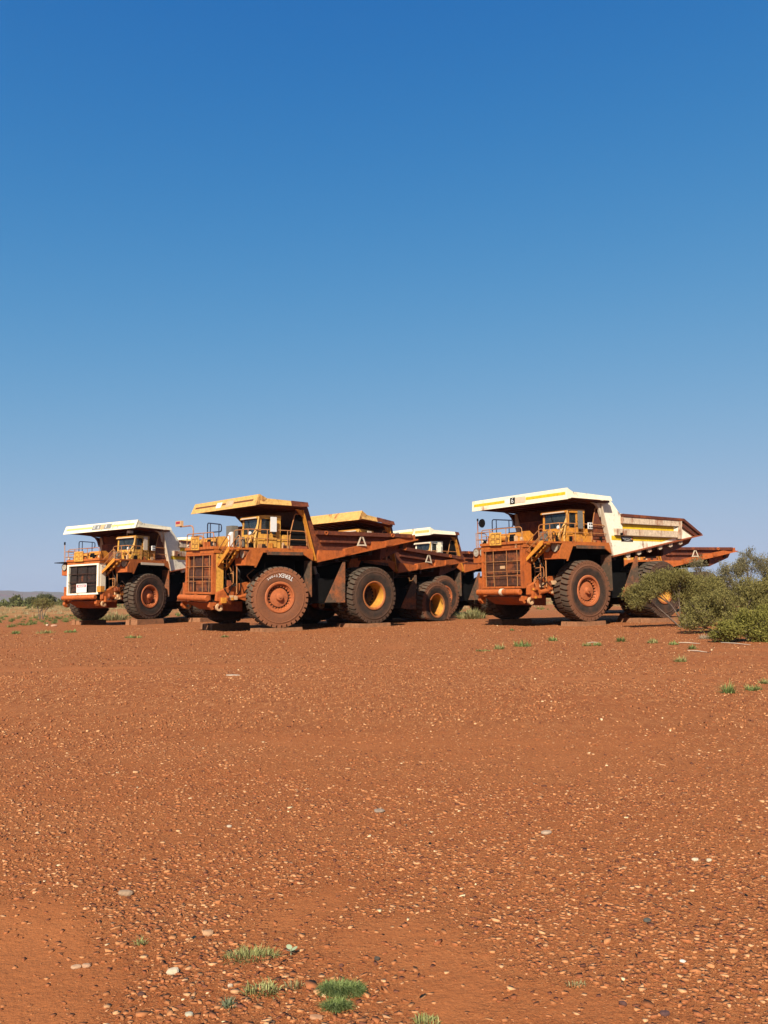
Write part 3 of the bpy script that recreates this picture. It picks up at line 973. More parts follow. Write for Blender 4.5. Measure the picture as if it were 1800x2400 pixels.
    # --- cab
    cb = P('cab', MB().box(.02, 1.36, 1.42, 3.18, 4.365, 5.10)                       # lower body
           .prism([(.02, 5.905), (1.46, 5.905), (1.46, 5.98), (1.30, 6.08), (.02, 6.10)], 1.38, 3.22)     # roof with brow
           .prism([(1.22, 5.101), (1.36, 5.101), (1.31, 5.904), (1.19, 5.904)], 1.42, 1.54)
           .prism([(1.22, 5.101), (1.36, 5.101), (1.31, 5.904), (1.19, 5.904)], 3.06, 3.18)
           .box(.02, .14, 1.42, 3.18, 5.101, 5.904).box(.55, .66, 3.08, 3.18, 5.101, 5.904).box(.141, .30, 3.08, 3.18, 5.101, 5.904), cab_m)
    P('windscreen', MB().hexa([(1.30, 1.541, 5.101), (1.33, 1.541, 5.101), (1.33, 3.059, 5.101), (1.30, 3.059, 5.101), (1.25, 1.541, 5.903), (1.28, 1.541, 5.903), (1.28, 3.059, 5.903), (1.25, 3.059, 5.903)]), 'glass', cb)
    P('side_window', MB().box(.661, 1.20, 3.11, 3.14, 5.101, 5.903), 'glass', cb)
    P('side_window', MB().box(.301, .549, 3.11, 3.14, 5.101, 5.903), 'glass', cb)
    P('side_window', MB().box(.141, 1.20, 1.45, 1.48, 5.101, 5.903), 'glass', cb)
    P('wiper', MB().tube([(1.345, 2.3, 5.15), (1.31, 1.95, 5.85)], .014, 5), 'black', cb)
    P('door', MB().box(.28, 1.0, 3.181, 3.215, 4.42, 5.08), cab_m, cb)
    P('door_handle', MB().box(.36, .50, 3.216, 3.25, 4.96, 5.0), 'black', cb)
    P('cab_grille', MB().box(1.361, 1.38, 2.1, 2.75, 4.62, 4.95), c.get('cabpanel', 'gold'), cb)
    P('brow_strip', MB().box(1.461, 1.475, 1.5, 3.1, 5.915, 5.975), 'beige', cb)
    P('side_shield', MB().box(.42, .78, 3.40, 3.44, 5.05 if c.get('tallshield') else 5.22, 6.0), c.get('shield', 'beige'))
    P('shield_arm', MB().tube([(.6, 3.18, 5.5), (.6, 3.40, 5.5)], .03), 'rail')
    P('electrical_box', MB().box(1.45, 1.72, 1.42, 1.86, 4.46, 4.98), c.get('ebox', 'greypanel'))
    P('air_pipe', rail_loop([(1.5, 3.05, 4.36), (1.58, 3.12, 4.75), (1.45, 3.18, 5.3), (1.38, 3.22, 6.0)], .05, .3), 'paleyellow')
    P('air_pipe', rail_loop([(1.75, 2.78, 4.36), (1.72, 2.9, 4.8), (1.5, 3.1, 5.25), (1.42, 3.2, 5.6)], .05, .3), 'paleyellow')
    P('spot_lamp', MB().lathe([(0, 0), (0, .07), (.06, .11), (.10, .11), (.11, 0)], 14, 'x', (1.62, 2.86, 5.12)), 'whiteplain')
    P('grille_horn', rail_loop([(1.5, 2.3, 4.5), (1.55, 2.25, 4.9), (1.55, 2.45, 4.95), (1.5, 2.5, 4.6)], .03, .1), 'dark')
    P('battery_box', MB().box(-.55, -.10, 2.3, 3.2, 4.365, 5.08), c['intake'])
    sp = P('shadow_screen', MB().prism([(-.88, 6.20), (-1.42, 6.22), (-1.66, 4.56), (-.54, 4.54)], 3.14, 3.17), c.get('screen', 'black'))  # mesh panel behind the cab
    P('screen_frame', rail_loop([(-.54, 3.18, 4.5), (-.60, 3.18, 5.2), (-.88, 3.18, 6.24), (-1.42, 3.18, 6.26), (-1.68, 3.18, 4.52)], .03, .1), 'rail', sp)
    P('screen_sill', MB().box(-1.7, -.5, 3.05, 3.2, 4.365, 4.50), 'frame')
    kb = P('control_cabinet', MB().box(-.9, .1, -1.6, 1.2, 4.47, 5.75), 'frame')
    for k in range(4): P('cabinet_door', MB().box(.101, .13, -1.55 + k * .69, -.91 + k * .69, 4.52, 5.70), 'rust', kb)
    P('brake_tank', MB().lathe([(-.5, 0), (-.5, .18), (-.44, .22), (.44, .22), (.5, .18), (.5, 0)], 14, 'x', (-.6, -2.4, 4.62)), 'gold')
    if c.get('dotbox'):
        db = P('junction_box', MB().box(-.35, -.05, 3.33, 3.42, 5.06, 5.40), 'whiteplain')
        for dx in (-.28, -.12):
            for dz in (5.14, 5.31): P('dial', MB().lathe([(0, .055), (.012, .05), (.014, 0)], 10, 'y', (dx, 3.42, dz)), 'black', db)
    if c.get('graycab'):
        P('grey_cabinet', MB().box(1.45, 1.85, .55, 1.15, 4.47, 5.62), 'greypanel')
        P('white_tank', MB().prism([(2.0, 4.47), (2.2, 4.47), (2.2, 5.05), (2.05, 5.25), (2.0, 5.25)], 1.35, 1.62), 'whiteplain')
    if c.get('mast') == 'sign':
        ms = P('lamp_mast', rail_loop([(2.6, -1.9, 4.46), (2.6, -1.9, 5.74), (2.6, -2.6, 5.76), (2.6, -3.6, 5.76)], .035, .3), 'rail')
        P('lamp_box', MB().box(2.55, 2.72, -4.0, -3.3, 5.79, 6.10), 'tan', ms)
        P('lamp_window', MB().box(2.721, 2.73, -3.92, -3.4, 5.93, 6.06), 'red', ms)
    elif c.get('mast') == 'mirror':
        ms = P('mirror_mast', MB().tube([(2.1, -3.05, 4.36), (2.1, -3.03, 5.95)], .03), 'rail')
        P('mirror', MB().lathe([(-.03, 0), (-.03, .26), (.03, .24), (.03, 0)], 16, 'x', (2.15, -2.62, 5.74)), 'black', ms)
        P('mirror_arm', MB().tube([(2.1, -3.03, 5.78), (2.13, -2.62, 5.74)], .02), 'black', ms)
        P('mast_tip', MB().tube([(2.1, -3.03, 5.9), (2.1, -3.03, 6.04)], .05, 8), 'black', ms)
    elif c.get('mast') == 'aerial':
        ms = P('aerial_mast', MB().tube([(2.1, -3.2, 4.36), (2.1, -3.25, 5.75)], .028), 'rail')
        P('beacon', MB().tube([(2.1, -3.25, 5.72), (2.1, -3.25, 5.92)], .06, 8), 'black', ms)
        P('pod_roof', MB().box(1.7, 2.45, -3.9, -2.2, 4.365, 4.42), 'black', ms)
    if c.get('camera_box'):
        cm = P('roof_camera', MB().box(1.0, 1.35, 2.35, 2.6, 6.28, 6.46), 'whiteplain')
        P('camera_post', MB().tube([(1.2, 2.2, 6.09), (1.2, 2.2, 6.4), (1.2, 2.4, 6.4)], .025), 'beige', cm)

    # --- small fittings: boxes, valves, hoses that clutter frame, deck and hood
    for k in range(16):
        x, y, z = rr.uniform(1.0, 2.9), rr.uniform(2.0, 2.32), rr.uniform(1.45, 2.55)
        a = rr.uniform(.05, .15)
        P('frame_fitting', MB().box(x - a, x + a * .8, y, y + rr.uniform(.06, .2), z - a, z + a * rr.uniform(.5, 1.2)), rr.choice(['skirt', 'skirt', 'gold', 'dark', 'tan', 'frame']))
    for k in range(6):
        x, z = rr.uniform(1.2, 2.6), rr.uniform(1.6, 2.4)
        P('hose', rail_loop([(x, 2.05, z), (x + rr.uniform(-.3, .3), 2.3, z + .25), (x + rr.uniform(-.5, .5), 2.2, z + rr.uniform(.3, .9)), (x + rr.uniform(-.6, .4), 1.8, z + rr.uniform(.5, 1.2))], .028, .15), rr.choice(['black', 'rail', 'black', 'dark']))
    for k in range(10):
        x, y = rr.uniform(-1.4, 1.9), rr.uniform(2.5, 3.2)
        if x < 1.5 and y < 3.25: y = rr.uniform(3.225, 3.25)
        a, hh_ = rr.uniform(.05, .14), rr.uniform(.08, .35)
        P('deck_fitting', MB().box(x - a, x + a, y - .01 if x < 1.5 else y - a, y + .05, 4.362, 4.362 + hh_), rr.choice(['skirt', 'gold', 'dark', 'black', 'rail', 'tan']))
    for k in range(9):
        y = rr.uniform(-1.5, 1.5)
        x, a, hh_ = rr.uniform(3.02, 3.1), rr.uniform(.04, .10), rr.uniform(.08, .3)
        P('hood_fitting', MB().box(x - a, x + .05, y - a, y + a, 4.462, 4.462 + hh_), rr.choice(['skirt', 'gold', 'dark', 'black', 'black', 'tan']))

    # --- dump body
    high = c['body'] == 'high'
    bm_, cm_, vm_ = c['side'], c['canopy'], c['visor']
    w, ww = 3.20, 3.72
    if high:
        side = [(-1.15, 6.52), (-1.72, 6.86), (-2.05, 6.86), (-2.91, 6.03), (-8.6, 5.98), (-10.44, 5.06), (-2.0, 3.64)]
    else:
        side = [(-1.28, 6.52), (-1.45, 6.88), (-1.62, 6.84), (-2.16, 5.37), (-9.1, 5.40), (-9.85, 4.98), (-9.6, 5.12), (-2.2, 3.70)]
    b = MB()
    for s in (1, -1): b.prism(side, (w - .10) * s, w * s)
    tip = side[-2] if not high else (-10.3, 5.05)
    b.hexa([(-2.1, -w + .1, 3.66), (-2.1, w - .1, 3.66), (tip[0], w - .1, tip[1] - .05), (tip[0], -w + .1, tip[1] - .05),
            (-2.05, -w + .1, 3.82), (-2.05, w - .1, 3.82), (tip[0], w - .1, tip[1] + .08), (tip[0], -w + .1, tip[1] + .08)])
    fx = side[0][0]
    hb = MB().hexa([(-2.1, -w + .1, 3.83), (-1.98, -w + .1, 3.83), (-1.98, w - .1, 3.83), (-2.1, w - .1, 3.83),
            (fx - .12, -w + .1, 6.58), (fx, -w + .1, 6.58), (fx, w - .1, 6.58), (fx - .12, w - .1, 6.58)])
    body = P('dump_body', b, bm_)
    P('headboard', hb, c.get('head', 'rust'), body)
    sl_ = .168 if high else .19
    xa, xb = -7.0, (-10.1 if high else -9.3)
    za, zb_ = 3.62 + (-2.0 - xa) * sl_, 3.62 + (-2.0 - xb) * sl_
    P('tail_chute', MB().hexa([(xa, -2.95, za - .75), (xb, -2.6, zb_ - .45), (xb, 2.6, zb_ - .45), (xa, 2.95, za - .75), (xa, -3.0, za - .06), (xb, -2.9, zb_ - .06), (xb, 2.9, zb_ - .06), (xa, 3.0, za - .06)]), 'rust', body)
    for i in range(6):                                   # bolsters under the floor
        x = -2.7 - i * 1.2
        z = 3.60 + (abs(x) - 2.1) * .185
        P('floor_bolster', MB().box(x - .12, x + .12, -2.9, 2.9, z - .28, z), 'dark', body)
    for s in (1, -1):
        P('floor_beam', MB().hexa([(-2.2, .8 * s, 3.2), (-2.2, 1.15 * s, 3.2), (-8.6, 1.15 * s, 4.3), (-8.6, .8 * s, 4.3), (-2.2, .8 * s, 3.655), (-2.2, 1.15 * s, 3.655), (-8.6, 1.15 * s, 4.83), (-8.6, .8 * s, 4.83)]), 'dark', body)
        # front flange of the flank
        x0, z0 = (-2.0, 3.66) if high else (-2.16, 3.72)
        P('flank_flange', MB().hexa([(x0, 3.02 * s, z0), (x0 + .06, 3.02 * s, z0), (x0 + .06, 3.42 * s, z0), (x0, 3.42 * s, z0),
                                     (fx + .005, 3.02 * s, 6.46), (fx + .065, 3.02 * s, 6.46), (fx + .065, 3.46 * s, 6.46), (fx + .005, 3.46 * s, 6.46)]), c['flange'], body)
        g = [(fx + .02, 5.75), (fx + .05, 6.45), (fx + .75, 6.52), (fx + .42, 6.42), (fx + .2, 6.2)] if high else [(fx + .0, 6.1), (fx + .05, 6.45), (fx + .45, 6.50)]
        P('canopy_gusset', MB().prism(g, 3.25 * s, 3.38 * s), c['under'] if s < 0 else c['flange'], body)  # right gusset takes a darker colour for its shaded inner side
        if not high:
            P('top_rail', bx(-9.1, -2.2, w + .002, w + .24, 5.16, 5.38, s), bm_, body)
            P('side_rib', bx(-7.1, -2.5, w + .002, w + .16, 4.74, 4.86, s), bm_, body)
            def zb(x): return 3.70 + (-2.2 - x) * .190
            q = w + .20
            P('skirt_panel', MB().prism([(-2.2, zb(-2.2)), (-4.04, zb(-4.04)), (-4.04, 4.30), (-2.35, 4.30)], (w + .002) * s, q * s), 'skirt', body)
            P('skirt_panel', MB().prism([(-6.02, zb(-6.02)), (-7.02, zb(-7.02)), (-7.02, 4.90), (-6.02, 4.86)], (w + .002) * s, q * s), 'skirt', body)
            for xa, xb, za, zc in ((-4.045, -6.015, 4.40, 4.80), (-7.025, -9.5, 4.92, 5.37)):
                P('chute_wedge', MB().hexa([(xa, (w + .002) * s, zb(xa)), (xa, (w + .30) * s, zb(xa)), (xb, (w + .06) * s, zb(xb)), (xb, (w + .002) * s, zb(xb)),
                                            (xa, (w + .002) * s, za), (xa, (w + .30) * s, za), (xb, (w + .06) * s, zc), (xb, (w + .002) * s, zc)]), c.get('wedge', 'skirt'), body)
            P('floor_edge', MB().hexa([(-2.2, (w + .002) * s, zb(-2.2) - .07), (-2.2, (w + .24) * s, zb(-2.2) - .07), (-9.6, (w + .24) * s, zb(-9.6) - .07), (-9.6, (w + .002) * s, zb(-9.6) - .07),
                                       (-2.2, (w + .002) * s, zb(-2.2) - .002), (-2.2, (w + .24) * s, zb(-2.2) - .002), (-9.6, (w + .24) * s, zb(-9.6) - .002), (-9.6, (w + .002) * s, zb(-9.6) - .002)]), 'skirt', body)
            for x in (-2.75, -7.55): P('lifting_eye', MB().lathe([(-.03, .06), (-.03, .12), (.03, .12), (.03, .06)], 12, 'y', (x, (w + .275) * s, 5.26), True), 'skirt', body)
        else:
            P('top_rail', MB().prism([(-2.95, 6.00), (-8.6, 5.95), (-10.35, 5.08), (-10.2, 5.0), (-8.52, 5.80), (-3.0, 5.84)], (w + .002) * s, (w + .20) * s), 'rust', body)
            P('side_band', bx(-8.1, -2.95, w + .002, w + .16, 5.47, 5.82, s), 'rustwhite', body)
            P('side_band', bx(-7.95, -2.35, w + .002, w + .16, 4.80, 5.16, s), 'rustwhite', body)
            P('tail_rib', MB().prism([(-8.15, 5.8), (-8.4, 5.8), (-8.3, 4.75), (-8.0, 4.72)], (w + .002) * s, (w + .18) * s), 'rustwhite', body)
            P('tail_rib', MB().prism([(-8.6, 5.62), (-9.95, 4.98), (-9.75, 4.92), (-8.5, 5.45)], (w + .002) * s, (w + .12) * s), 'rust', body)
            P('stripe', MB().prism([(-3.1, 5.18), (-7.8, 5.18), (-7.8, 5.45), (-3.1, 5.45)], (w + .001) * s, (w + .006) * s), 'stripe', body)
            P('lower_stripe', MB().prism([(-2.13, 4.52), (-6.6, 4.52), (-7.7, 4.76), (-2.13, 4.77)], (w + .001) * s, (w + .005) * s), 'stripe', body)
            P('stripe_return', MB().prism([(-7.82, 5.18), (-8.05, 5.1), (-8.1, 5.42), (-7.82, 5.30)], (w + .001) * s, (w + .10) * s), 'white', body)
            for k in range(6):
                x = -3.2 - k * .98
                z = 3.64 + (-2.0 - x) * .168
                P('side_tab', MB().prism([(x, z - .01), (x - .38, z + .055), (x - .34, z - .22), (x - .12, z - .30), (x, z - .24)], (w - .02) * s, (w + .10) * s), 'rustwhite', body)
            P('floor_edge', MB().hexa([(-2.0, (w + .002) * s, 3.57), (-2.0, (w + .20) * s, 3.57), (-10.4, (w + .2) * s, 4.98), (-10.4, (w + .002) * s, 4.98),
                                       (-2.0, (w + .002) * s, 3.64), (-2.0, (w + .20) * s, 3.64), (-10.4, (w + .2) * s, 5.05), (-10.4, (w + .002) * s, 5.05)]), 'frame', body)
            P('side_plug', MB().tube([(-2.75, (w + .161) * s, 4.86), (-2.75, (w + .26) * s, 4.86)], .07, 10), 'black', body)
    # canopy over cab and deck, its lip and the front visor
    cx0 = -1.72 if high else -1.45
    can = P('canopy', MB().hexa([(cx0, -3.5, 6.54), (1.78, -3.66, 6.60), (1.78, 3.66, 6.60), (cx0, 3.5, 6.54), (cx0, -3.5, 6.62), (1.78, -3.66, 6.66), (1.78, 3.66, 6.66), (cx0, 3.5, 6.62)])
            .hexa([(cx0, -3.5, 6.62), (cx0 + .15, -3.5, 6.62), (cx0 + .15, 3.5, 6.62), (cx0, 3.5, 6.62), (cx0 - .02, -3.4, 6.84), (cx0 + .1, -3.4, 6.84), (cx0 + .1, 3.4, 6.84), (cx0 - .02, 3.4, 6.84)]), c['under'], body)
    for i in range(9):
        y = -3.0 + i * .75
        P('canopy_rib', MB().hexa([(cx0 + .2, y - .05, 6.44), (1.70, y - .05, 6.545), (1.70, y + .05, 6.545), (cx0 + .2, y + .05, 6.44), (cx0 + .2, y - .05, 6.538), (1.70, y - .05, 6.595), (1.70, y + .05, 6.595), (cx0 + .2, y + .05, 6.538)]), c['under'], body)
    for s in (1, -1):
        split = c.get('lipsplit')
        xs = [(cx0, 1.60)] if split is None else [(cx0, split), (split, 1.60)]
        for k, (xa, xb) in enumerate(xs):
            def zt(x): return 6.87 + (x - cx0) / (1.6 - cx0) * .08
            P('canopy_lip', MB().hexa([(xa, 3.60 * s, 6.63), (xb, 3.67 * s, 6.63), (xb, 3.74 * s, 6.63), (xa, 3.70 * s, 6.63), (xa, 3.52 * s, zt(xa)), (xb, 3.62 * s, zt(xb)), (xb, 3.69 * s, zt(xb)), (xa, 3.60 * s, zt(xa))]),
              'rust' if (split is not None and k == 0) else cm_, body)
    lean = c['lean']
    vb, vt = 6.53, 7.13
    def VX(z): return 1.90 - lean * (z - vb) / (vt - vb)
    vis = P('visor', MB().hexa([(VX(vb) - .05, -ww, vb), (VX(vb), -ww, vb), (VX(vb), ww, vb), (VX(vb) - .05, ww, vb), (VX(vt) - .05, -ww, vt), (VX(vt), -ww, vt), (VX(vt), ww, vt), (VX(vt) - .05, ww, vt)])
            .prism([(VX(vb) - .051, vb + .02), (VX(vt) - .051, vt - .02), (VX(vt) - .42, 6.95), (VX(vb) - .45, 6.63)], ww - .06, ww - .01)
            .prism([(VX(vb) - .051, vb + .02), (VX(vt) - .051, vt - .02), (VX(vt) - .42, 6.95), (VX(vb) - .45, 6.63)], -ww + .01, -ww + .06), vm_, body)
    # marks on the visor, laid on its slope (u along the truck's left, z up)
    def plate(name, y0, y1, z0, z1, mat, off=.006, th=.006):
        return P(name, MB().hexa([(VX(z0) + off - th, y0, z0), (VX(z0) + off, y0, z0), (VX(z0) + off, y1, z0), (VX(z0) + off - th, y1, z0),
                                  (VX(z1) + off - th, y0, z1), (VX(z1) + off, y0, z1), (VX(z1) + off, y1, z1), (VX(z1) + off - th, y1, z1)]), mat, body)
    for y0, y1, z0, z1, mat in c.get('visor_plates', []):
        plate('visor_stripe' if (y1 - y0) > 1.2 else 'number_panel', y0, y1, z0, z1, mat, .007 if (y1 - y0) > 1.2 else .013, .0125)
    sl = Vector((-lean, 0, vt - vb)).normalized()
    nr_ = Vector((0, 1, 0)).cross(sl)
    for s_, y, z, size, mat in c.get('visor_text', []):
        lettering(s_, size, Vector((VX(z) + .019, y, z)), (Vector((0, 1, 0)), sl, nr_), M[mat], body)
    if c.get('triangle'):
        x, z, k = -5.3, 4.84, .32
        P('triangle_mark', MB().prism([(x, z + k), (x - .10, z + k * .9), (x - .36, z - k * .8), (x - .26, z - k * .8)], w + .17, w + .20)
          .prism([(x + .10, z + k * .9), (x, z + k), (x + .26, z - k * .8), (x + .36, z - k * .8)], w + .17, w + .20)
          .prism([(x + .2, z - k * .5), (x - .2, z - k * .5), (x - .25, z - k * .75), (x + .25, z - k * .75)], w + .17, w + .199), 'beige', body)
    c['root'], c['bodyobj'], c['grille'] = root, body, fr
    if c.get('extra'): c['extra'](c, P)
    return root


def extra_two(c, P):
    # chalked words upside down on the near front tyre, serial on the tread
    w = [o for o in c['root'].children if o.name.startswith('wheel')][0]
    ty = [o for o in w.children if o.name.startswith('tyre')][0]
    y = TW / 2 * 1.06
    for s_, a0, size in (('TEREX', 74, .30), ('front', 113, .22)):
        n = len(s_)
        for i, ch in enumerate(s_):
            a = R(a0 + (i - (n - 1) / 2) * (8.2 if size > .25 else 6.5) )
            # seen from outside the wheel's right is -x; top of the tyre is at +z; letters stand with their feet outward
            aa = a - w.rotation_euler[1]
            rad_ = Vector((-math.cos(aa), 0, math.sin(aa)))
            tang = Vector((math.sin(aa), 0, math.cos(aa)))
            lettering(ch, size, rad_ * 1.17 + Vector((0, y, 0)), (tang, -rad_, Vector((0, 1, 0))), M['whiteplain'], w)


def extra_four(c, P):
    body, root = c['bodyobj'], c['root']
    sg = P('maker_plate', MB().box(-3.95, -2.95, 3.206, 3.222, 4.47, 4.75), 'black', body)
    lettering('WESTECH', .20, (-3.40, 3.226, 4.64), LEFT, M['whiteplain'], body, sx=.95)
    P('plate_dot', MB().lathe([(0, .075), (.005, .07), (.006, 0)], 12, 'y', (-3.86, 3.222, 4.64)), 'amber', body)
    P('plate_swoosh', MB().prism([(-3.1, 4.50), (-3.5, 4.53), (-3.9, 4.49), (-3.5, 4.505)], 3.2225, 3.226), 'whiteplain', body)
    lettering('2', .34, (3.182, 1.15, 4.22), FRONT, M['tan'], root)
    P('number_plate', MB().box(2.965, 3.012, -.28, .08, 3.02, 3.18), 'tan')


def extra_one(c, P):
    sg = P('notice_board', MB().box(3.20, 3.215, -.55, .48, 2.10, 2.72), 'whiteplain', c['grille'])
    P('notice_header', MB().box(3.2152, 3.219, -.47, .40, 2.47, 2.66), 'red', c['grille'])
    P('notice_header_field', MB().box(3.2192, 3.222, -.36, .29, 2.505, 2.625), 'whiteplain', c['grille'])
    lettering('DANGER', .13, (3.2225, -.035, 2.565), FRONT, M['red'], c['grille'])
    P('notice_line', MB().box(3.2152, 3.218, -.42, .38, 2.335, 2.355), 'greypanel', c['grille'])
    P('tool_box', MB().box(2.95, 3.3, 1.62, 2.0, 2.1, 2.5), 'gold')


BASE = dict(cab='yellow', deck='orange', frame='orange', post='orange', hood='orange', intake='gold', stairs='gold', railm='rail', roll=0, pitch=0)
TRUCKS = [
    dict(BASE, seed=2, x=-7.61, y=45.05, z=.10, yaw=219.3, roll=-.026, pitch=-.005, steer=-12, tyreF='tyrered', body='low', side='rust', canopy='paleyellow', visor='paleyellow', under='rust',
         flange='gold', lean=.27, lipsplit=-.35, cab='yellow', post='yellow', intake='yellow', graycab=True, mast='sign', shield='whiteplain', triangle=True, frame='skirt', ebox='greypanel', extra=extra_two,
         visor_plates=[(-3.4, -.85, 6.80, 6.90, 'darkline'), (1.2, 3.3, 6.80, 6.90, 'darkline'), (-.10, .32, 6.80, 6.90, 'darkline'), (-.75, -.18, 6.68, 6.98, 'whiteplain'), (.34, 1.2, 6.66, 7.03, 'tan')],
         visor_text=[('ESB', .88, 6.845, .28, 'beige')],
         label='rusty brown haul truck with yellow visor and chalk lettering on its red-dusted front tyre'),
    dict(BASE, seed=4, x=8.93, y=45.33, z=.11, yaw=215.1, roll=-.007, pitch=-.002, steer=-4, tyreF='tyremix', body='high', side='white', canopy='cream', visor='cream', under='rust',
         flange='beige', lean=.03, cab='gold', post='skirt', intake='gold', dotbox=True, tallshield=True, shield='greypanel', screen='rust', mast='mirror', frame='skirt', clamp='beige', extra=extra_four,
         visor_plates=[(-3.55, -.95, 6.77, 6.93, 'stripe'), (.72, 3.6, 6.77, 6.93, 'stripe'), (-.92, -.52, 6.71, 6.97, 'whiteplain'), (-.50, -.12, 6.65, 7.02, 'black'), (-.10, .30, 6.67, 7.0, 'beige'), (.31, .70, 6.67, 7.0, 'beige')],
         visor_text=[('6', -.31, 6.835, .40, 'whiteplain')],
         label='white bodied haul truck with yellow stripes and a figure 6 on its visor'),
    dict(BASE, seed=1, x=-19.77, y=59.03, z=.20, yaw=240.9, roll=.012, pitch=.012, steer=0, tyreF='tyre', body='high', side='white', canopy='cream', visor='cream', under='rust',
         flange='beige', lean=.27, cab='yellow', post='white', frame='white', core='coredark', barm='dark', intake='gold', dotbox=True, tallshield=True, shield='beige', screen='rust', mast='aerial', camera_box=True, skirtm='beige', extra=extra_one,
         visor_plates=[(-3.5, -.75, 6.78, 6.90, 'paleline'), (1.25, 3.5, 6.78, 6.90, 'paleline'), (-.72, -.32, 6.66, 7.02, 'midgrey'), (-.31, .10, 6.66, 7.02, 'midgrey'), (.11, .50, 6.66, 7.02, 'tan'), (.51, .84, 6.66, 7.02, 'midgrey'), (.85, 1.22, 6.66, 7.02, 'midgrey')],
         visor_text=[('0', -.52, 6.84, .36, 'whiteplain'), ('6', -.10, 6.84, .36, 'whiteplain'), ('0', .67, 6.84, .36, 'whiteplain')],
         label='haul truck with white framed black grille carrying a white notice, leftmost in the yard'),
    dict(BASE, seed=3, x=-3.35, y=51.9, z=-.25, yaw=227.5, roll=0, pitch=.076, tyreR='flat', body='low', side='rust', canopy='paleyellow', visor='paleyellow', under='rust',
         flange='gold', lean=.27, lipsplit=.2, triangle=True, frame='skirt', shield='beige',
         visor_plates=[(-3.4, -1.9, 6.80, 6.86, 'paleline')],
         label='rusty brown haul truck slumped on a flat rear tyre behind the chalk-lettered truck'),
    dict(BASE, seed=5, x=2.55, y=66.0, z=-.11, yaw=221.1, tyreF='tyremix', body='low', side='rust', canopy='cream', visor='cream', under='rust',
         flange='gold', lean=.03, cab='white', shield='cream', frame='skirt', lipsplit=-1.0,
         visor_plates=[(.2, 1.75, 6.74, 6.94, 'paleline'), (2.0, 3.6, 6.74, 6.94, 'paleline'), (-2.1, -1.5, 6.72, 6.98, 'midgrey'), (-1.4, -1.0, 6.72, 6.98, 'tan'), (-.8, -.45, 6.72, 6.98, 'midgrey'), (-.35, .12, 6.72, 6.98, 'midgrey')],
         label='haul truck with cream visor and white cab standing at the back between the other trucks'),
    dict(BASE, seed=6, x=19.2, y=66.5, z=-.11, yaw=199.0, body='low', side='rust', canopy='rust', visor='rust', under='rust',
         flange='gold', lean=.2, triangle=True, frame='skirt',
         label='brown rusted haul truck of which only the body shows above the shrubs'),
    dict(BASE, seed=7, x=-18.6, y=71.0, z=-.11, yaw=241.0, body='high', side='white', canopy='cream', visor='cream', under='rust',
         flange='beige', lean=.03, frame='white', cab='white', mast='mirror',
         visor_plates=[(2.0, 3.6, 6.74, 6.94, 'paleline')],
         label='haul truck with plain white visor hidden behind the leftmost truck'),
]
for t in TRUCKS: make_truck(t)
bpy.context.view_layer.update()

# ------------------------------------------------------------------ timber pads under the jacked-up wheels
def pad(root, x, y, length, width, label):
    p = root.matrix_world @ Vector((x, y, 1.76 - TR))
    t = bpy.data.objects.new('timber_pad', None)
    COL.objects.link(t)
    t.location = (p.x, p.y, float(ground_z(p.x, p.y)) - .03)
    t.rotation_euler = (0, 0, root.rotation_euler[2] + random.uniform(-.05, .05))
    tag(t, label, 'timber pad', 'timber pads under the truck wheels')
    h = p.z - t.location.z + .035
    n = max(2, round(width / .42))
    for i in range(n):
        y0, y1 = -width / 2 + i * width / n + .012, -width / 2 + (i + 1) * width / n - .012
        a, b = random.uniform(-.10, .10), random.uniform(-.10, .10)
        e = random.uniform(0, .02)
        MB().hexa([(-length / 2 + a, y0, 0), (length / 2 + b, y0, 0), (length / 2 + b, y1, 0), (-length / 2 + a, y1, 0),
                   (-length / 2 + a + .03, y0 + .015, h - e), (length / 2 + b - .03, y0 + .015, h), (length / 2 + b - .03, y1 - .015, h - e), (-length / 2 + a + .03, y1 - .015, h)]).build('plank', M['timber'], t)
    return t


T2, T4, T1 = TRUCKS[0]['root'], TRUCKS[1]['root'], TRUCKS[2]['root']
pad(T2, 0, 2.83, 2.5, 1.25, 'timber pad under the chalk-lettered front tyre')
pad(T2, 0, -2.83, 2.6, 1.5, 'dark timber pad under the far front wheel of the chalk-lettered truck')
pad(T2, -6, 2.6, 2.4, 2.3, 'timber pad under the yellow-rimmed rear wheel of the chalk-lettered truck')
pad(T4, 0, 2.83, 2.3, 1.2, 'timber pad under the near front wheel of the truck marked 6')
pad(T4, 0, -2.83, 2.3, 1.3, 'timber pad under the far front wheel of the truck marked 6')
pad(T4, -6, 2.6, 2.6, 2.3, 'timber pad under the shrub-screened rear wheel of the truck marked 6')
pad(T1, 0, 2.83, 2.4, 1.2, 'timber pad under the near front wheel of the leftmost truck')
pad(T1, 0, -2.83, 2.2, 1.2, 'timber pad under the far front wheel of the leftmost truck')
pad(T1, -6, 2.6, 2.4, 2.3, 'timber pad under the rear wheel of the leftmost truck')

# ------------------------------------------------------------------ plants
def leaf_mat(name, trans=.25):
    m, nt, bs = new_mat(name)
    at = N(nt, 'ShaderNodeAttribute', attribute_name='Col')
    lc = pig(nt, at.outputs['Color'])
    nt.links.new(lc, bs.inputs['Base Color'])
    bs.inputs['Roughness'].default_value = .8
    bs.inputs['Specular IOR Level'].default_value = .08
    tr = nt.nodes.new('ShaderNodeBsdfTranslucent')
    nt.links.new(lc, tr.inputs['Color'])
    mx = nt.nodes.new('ShaderNodeMixShader')
    mx.inputs[0].default_value = trans
    nt.links.new(bs.outputs[0], mx.inputs[1])
    nt.links.new(tr.outputs[0], mx.inputs[2])
    nt.links.new(mx.outputs[0], nt.nodes['Material Output'].inputs['Surface'])
    return m


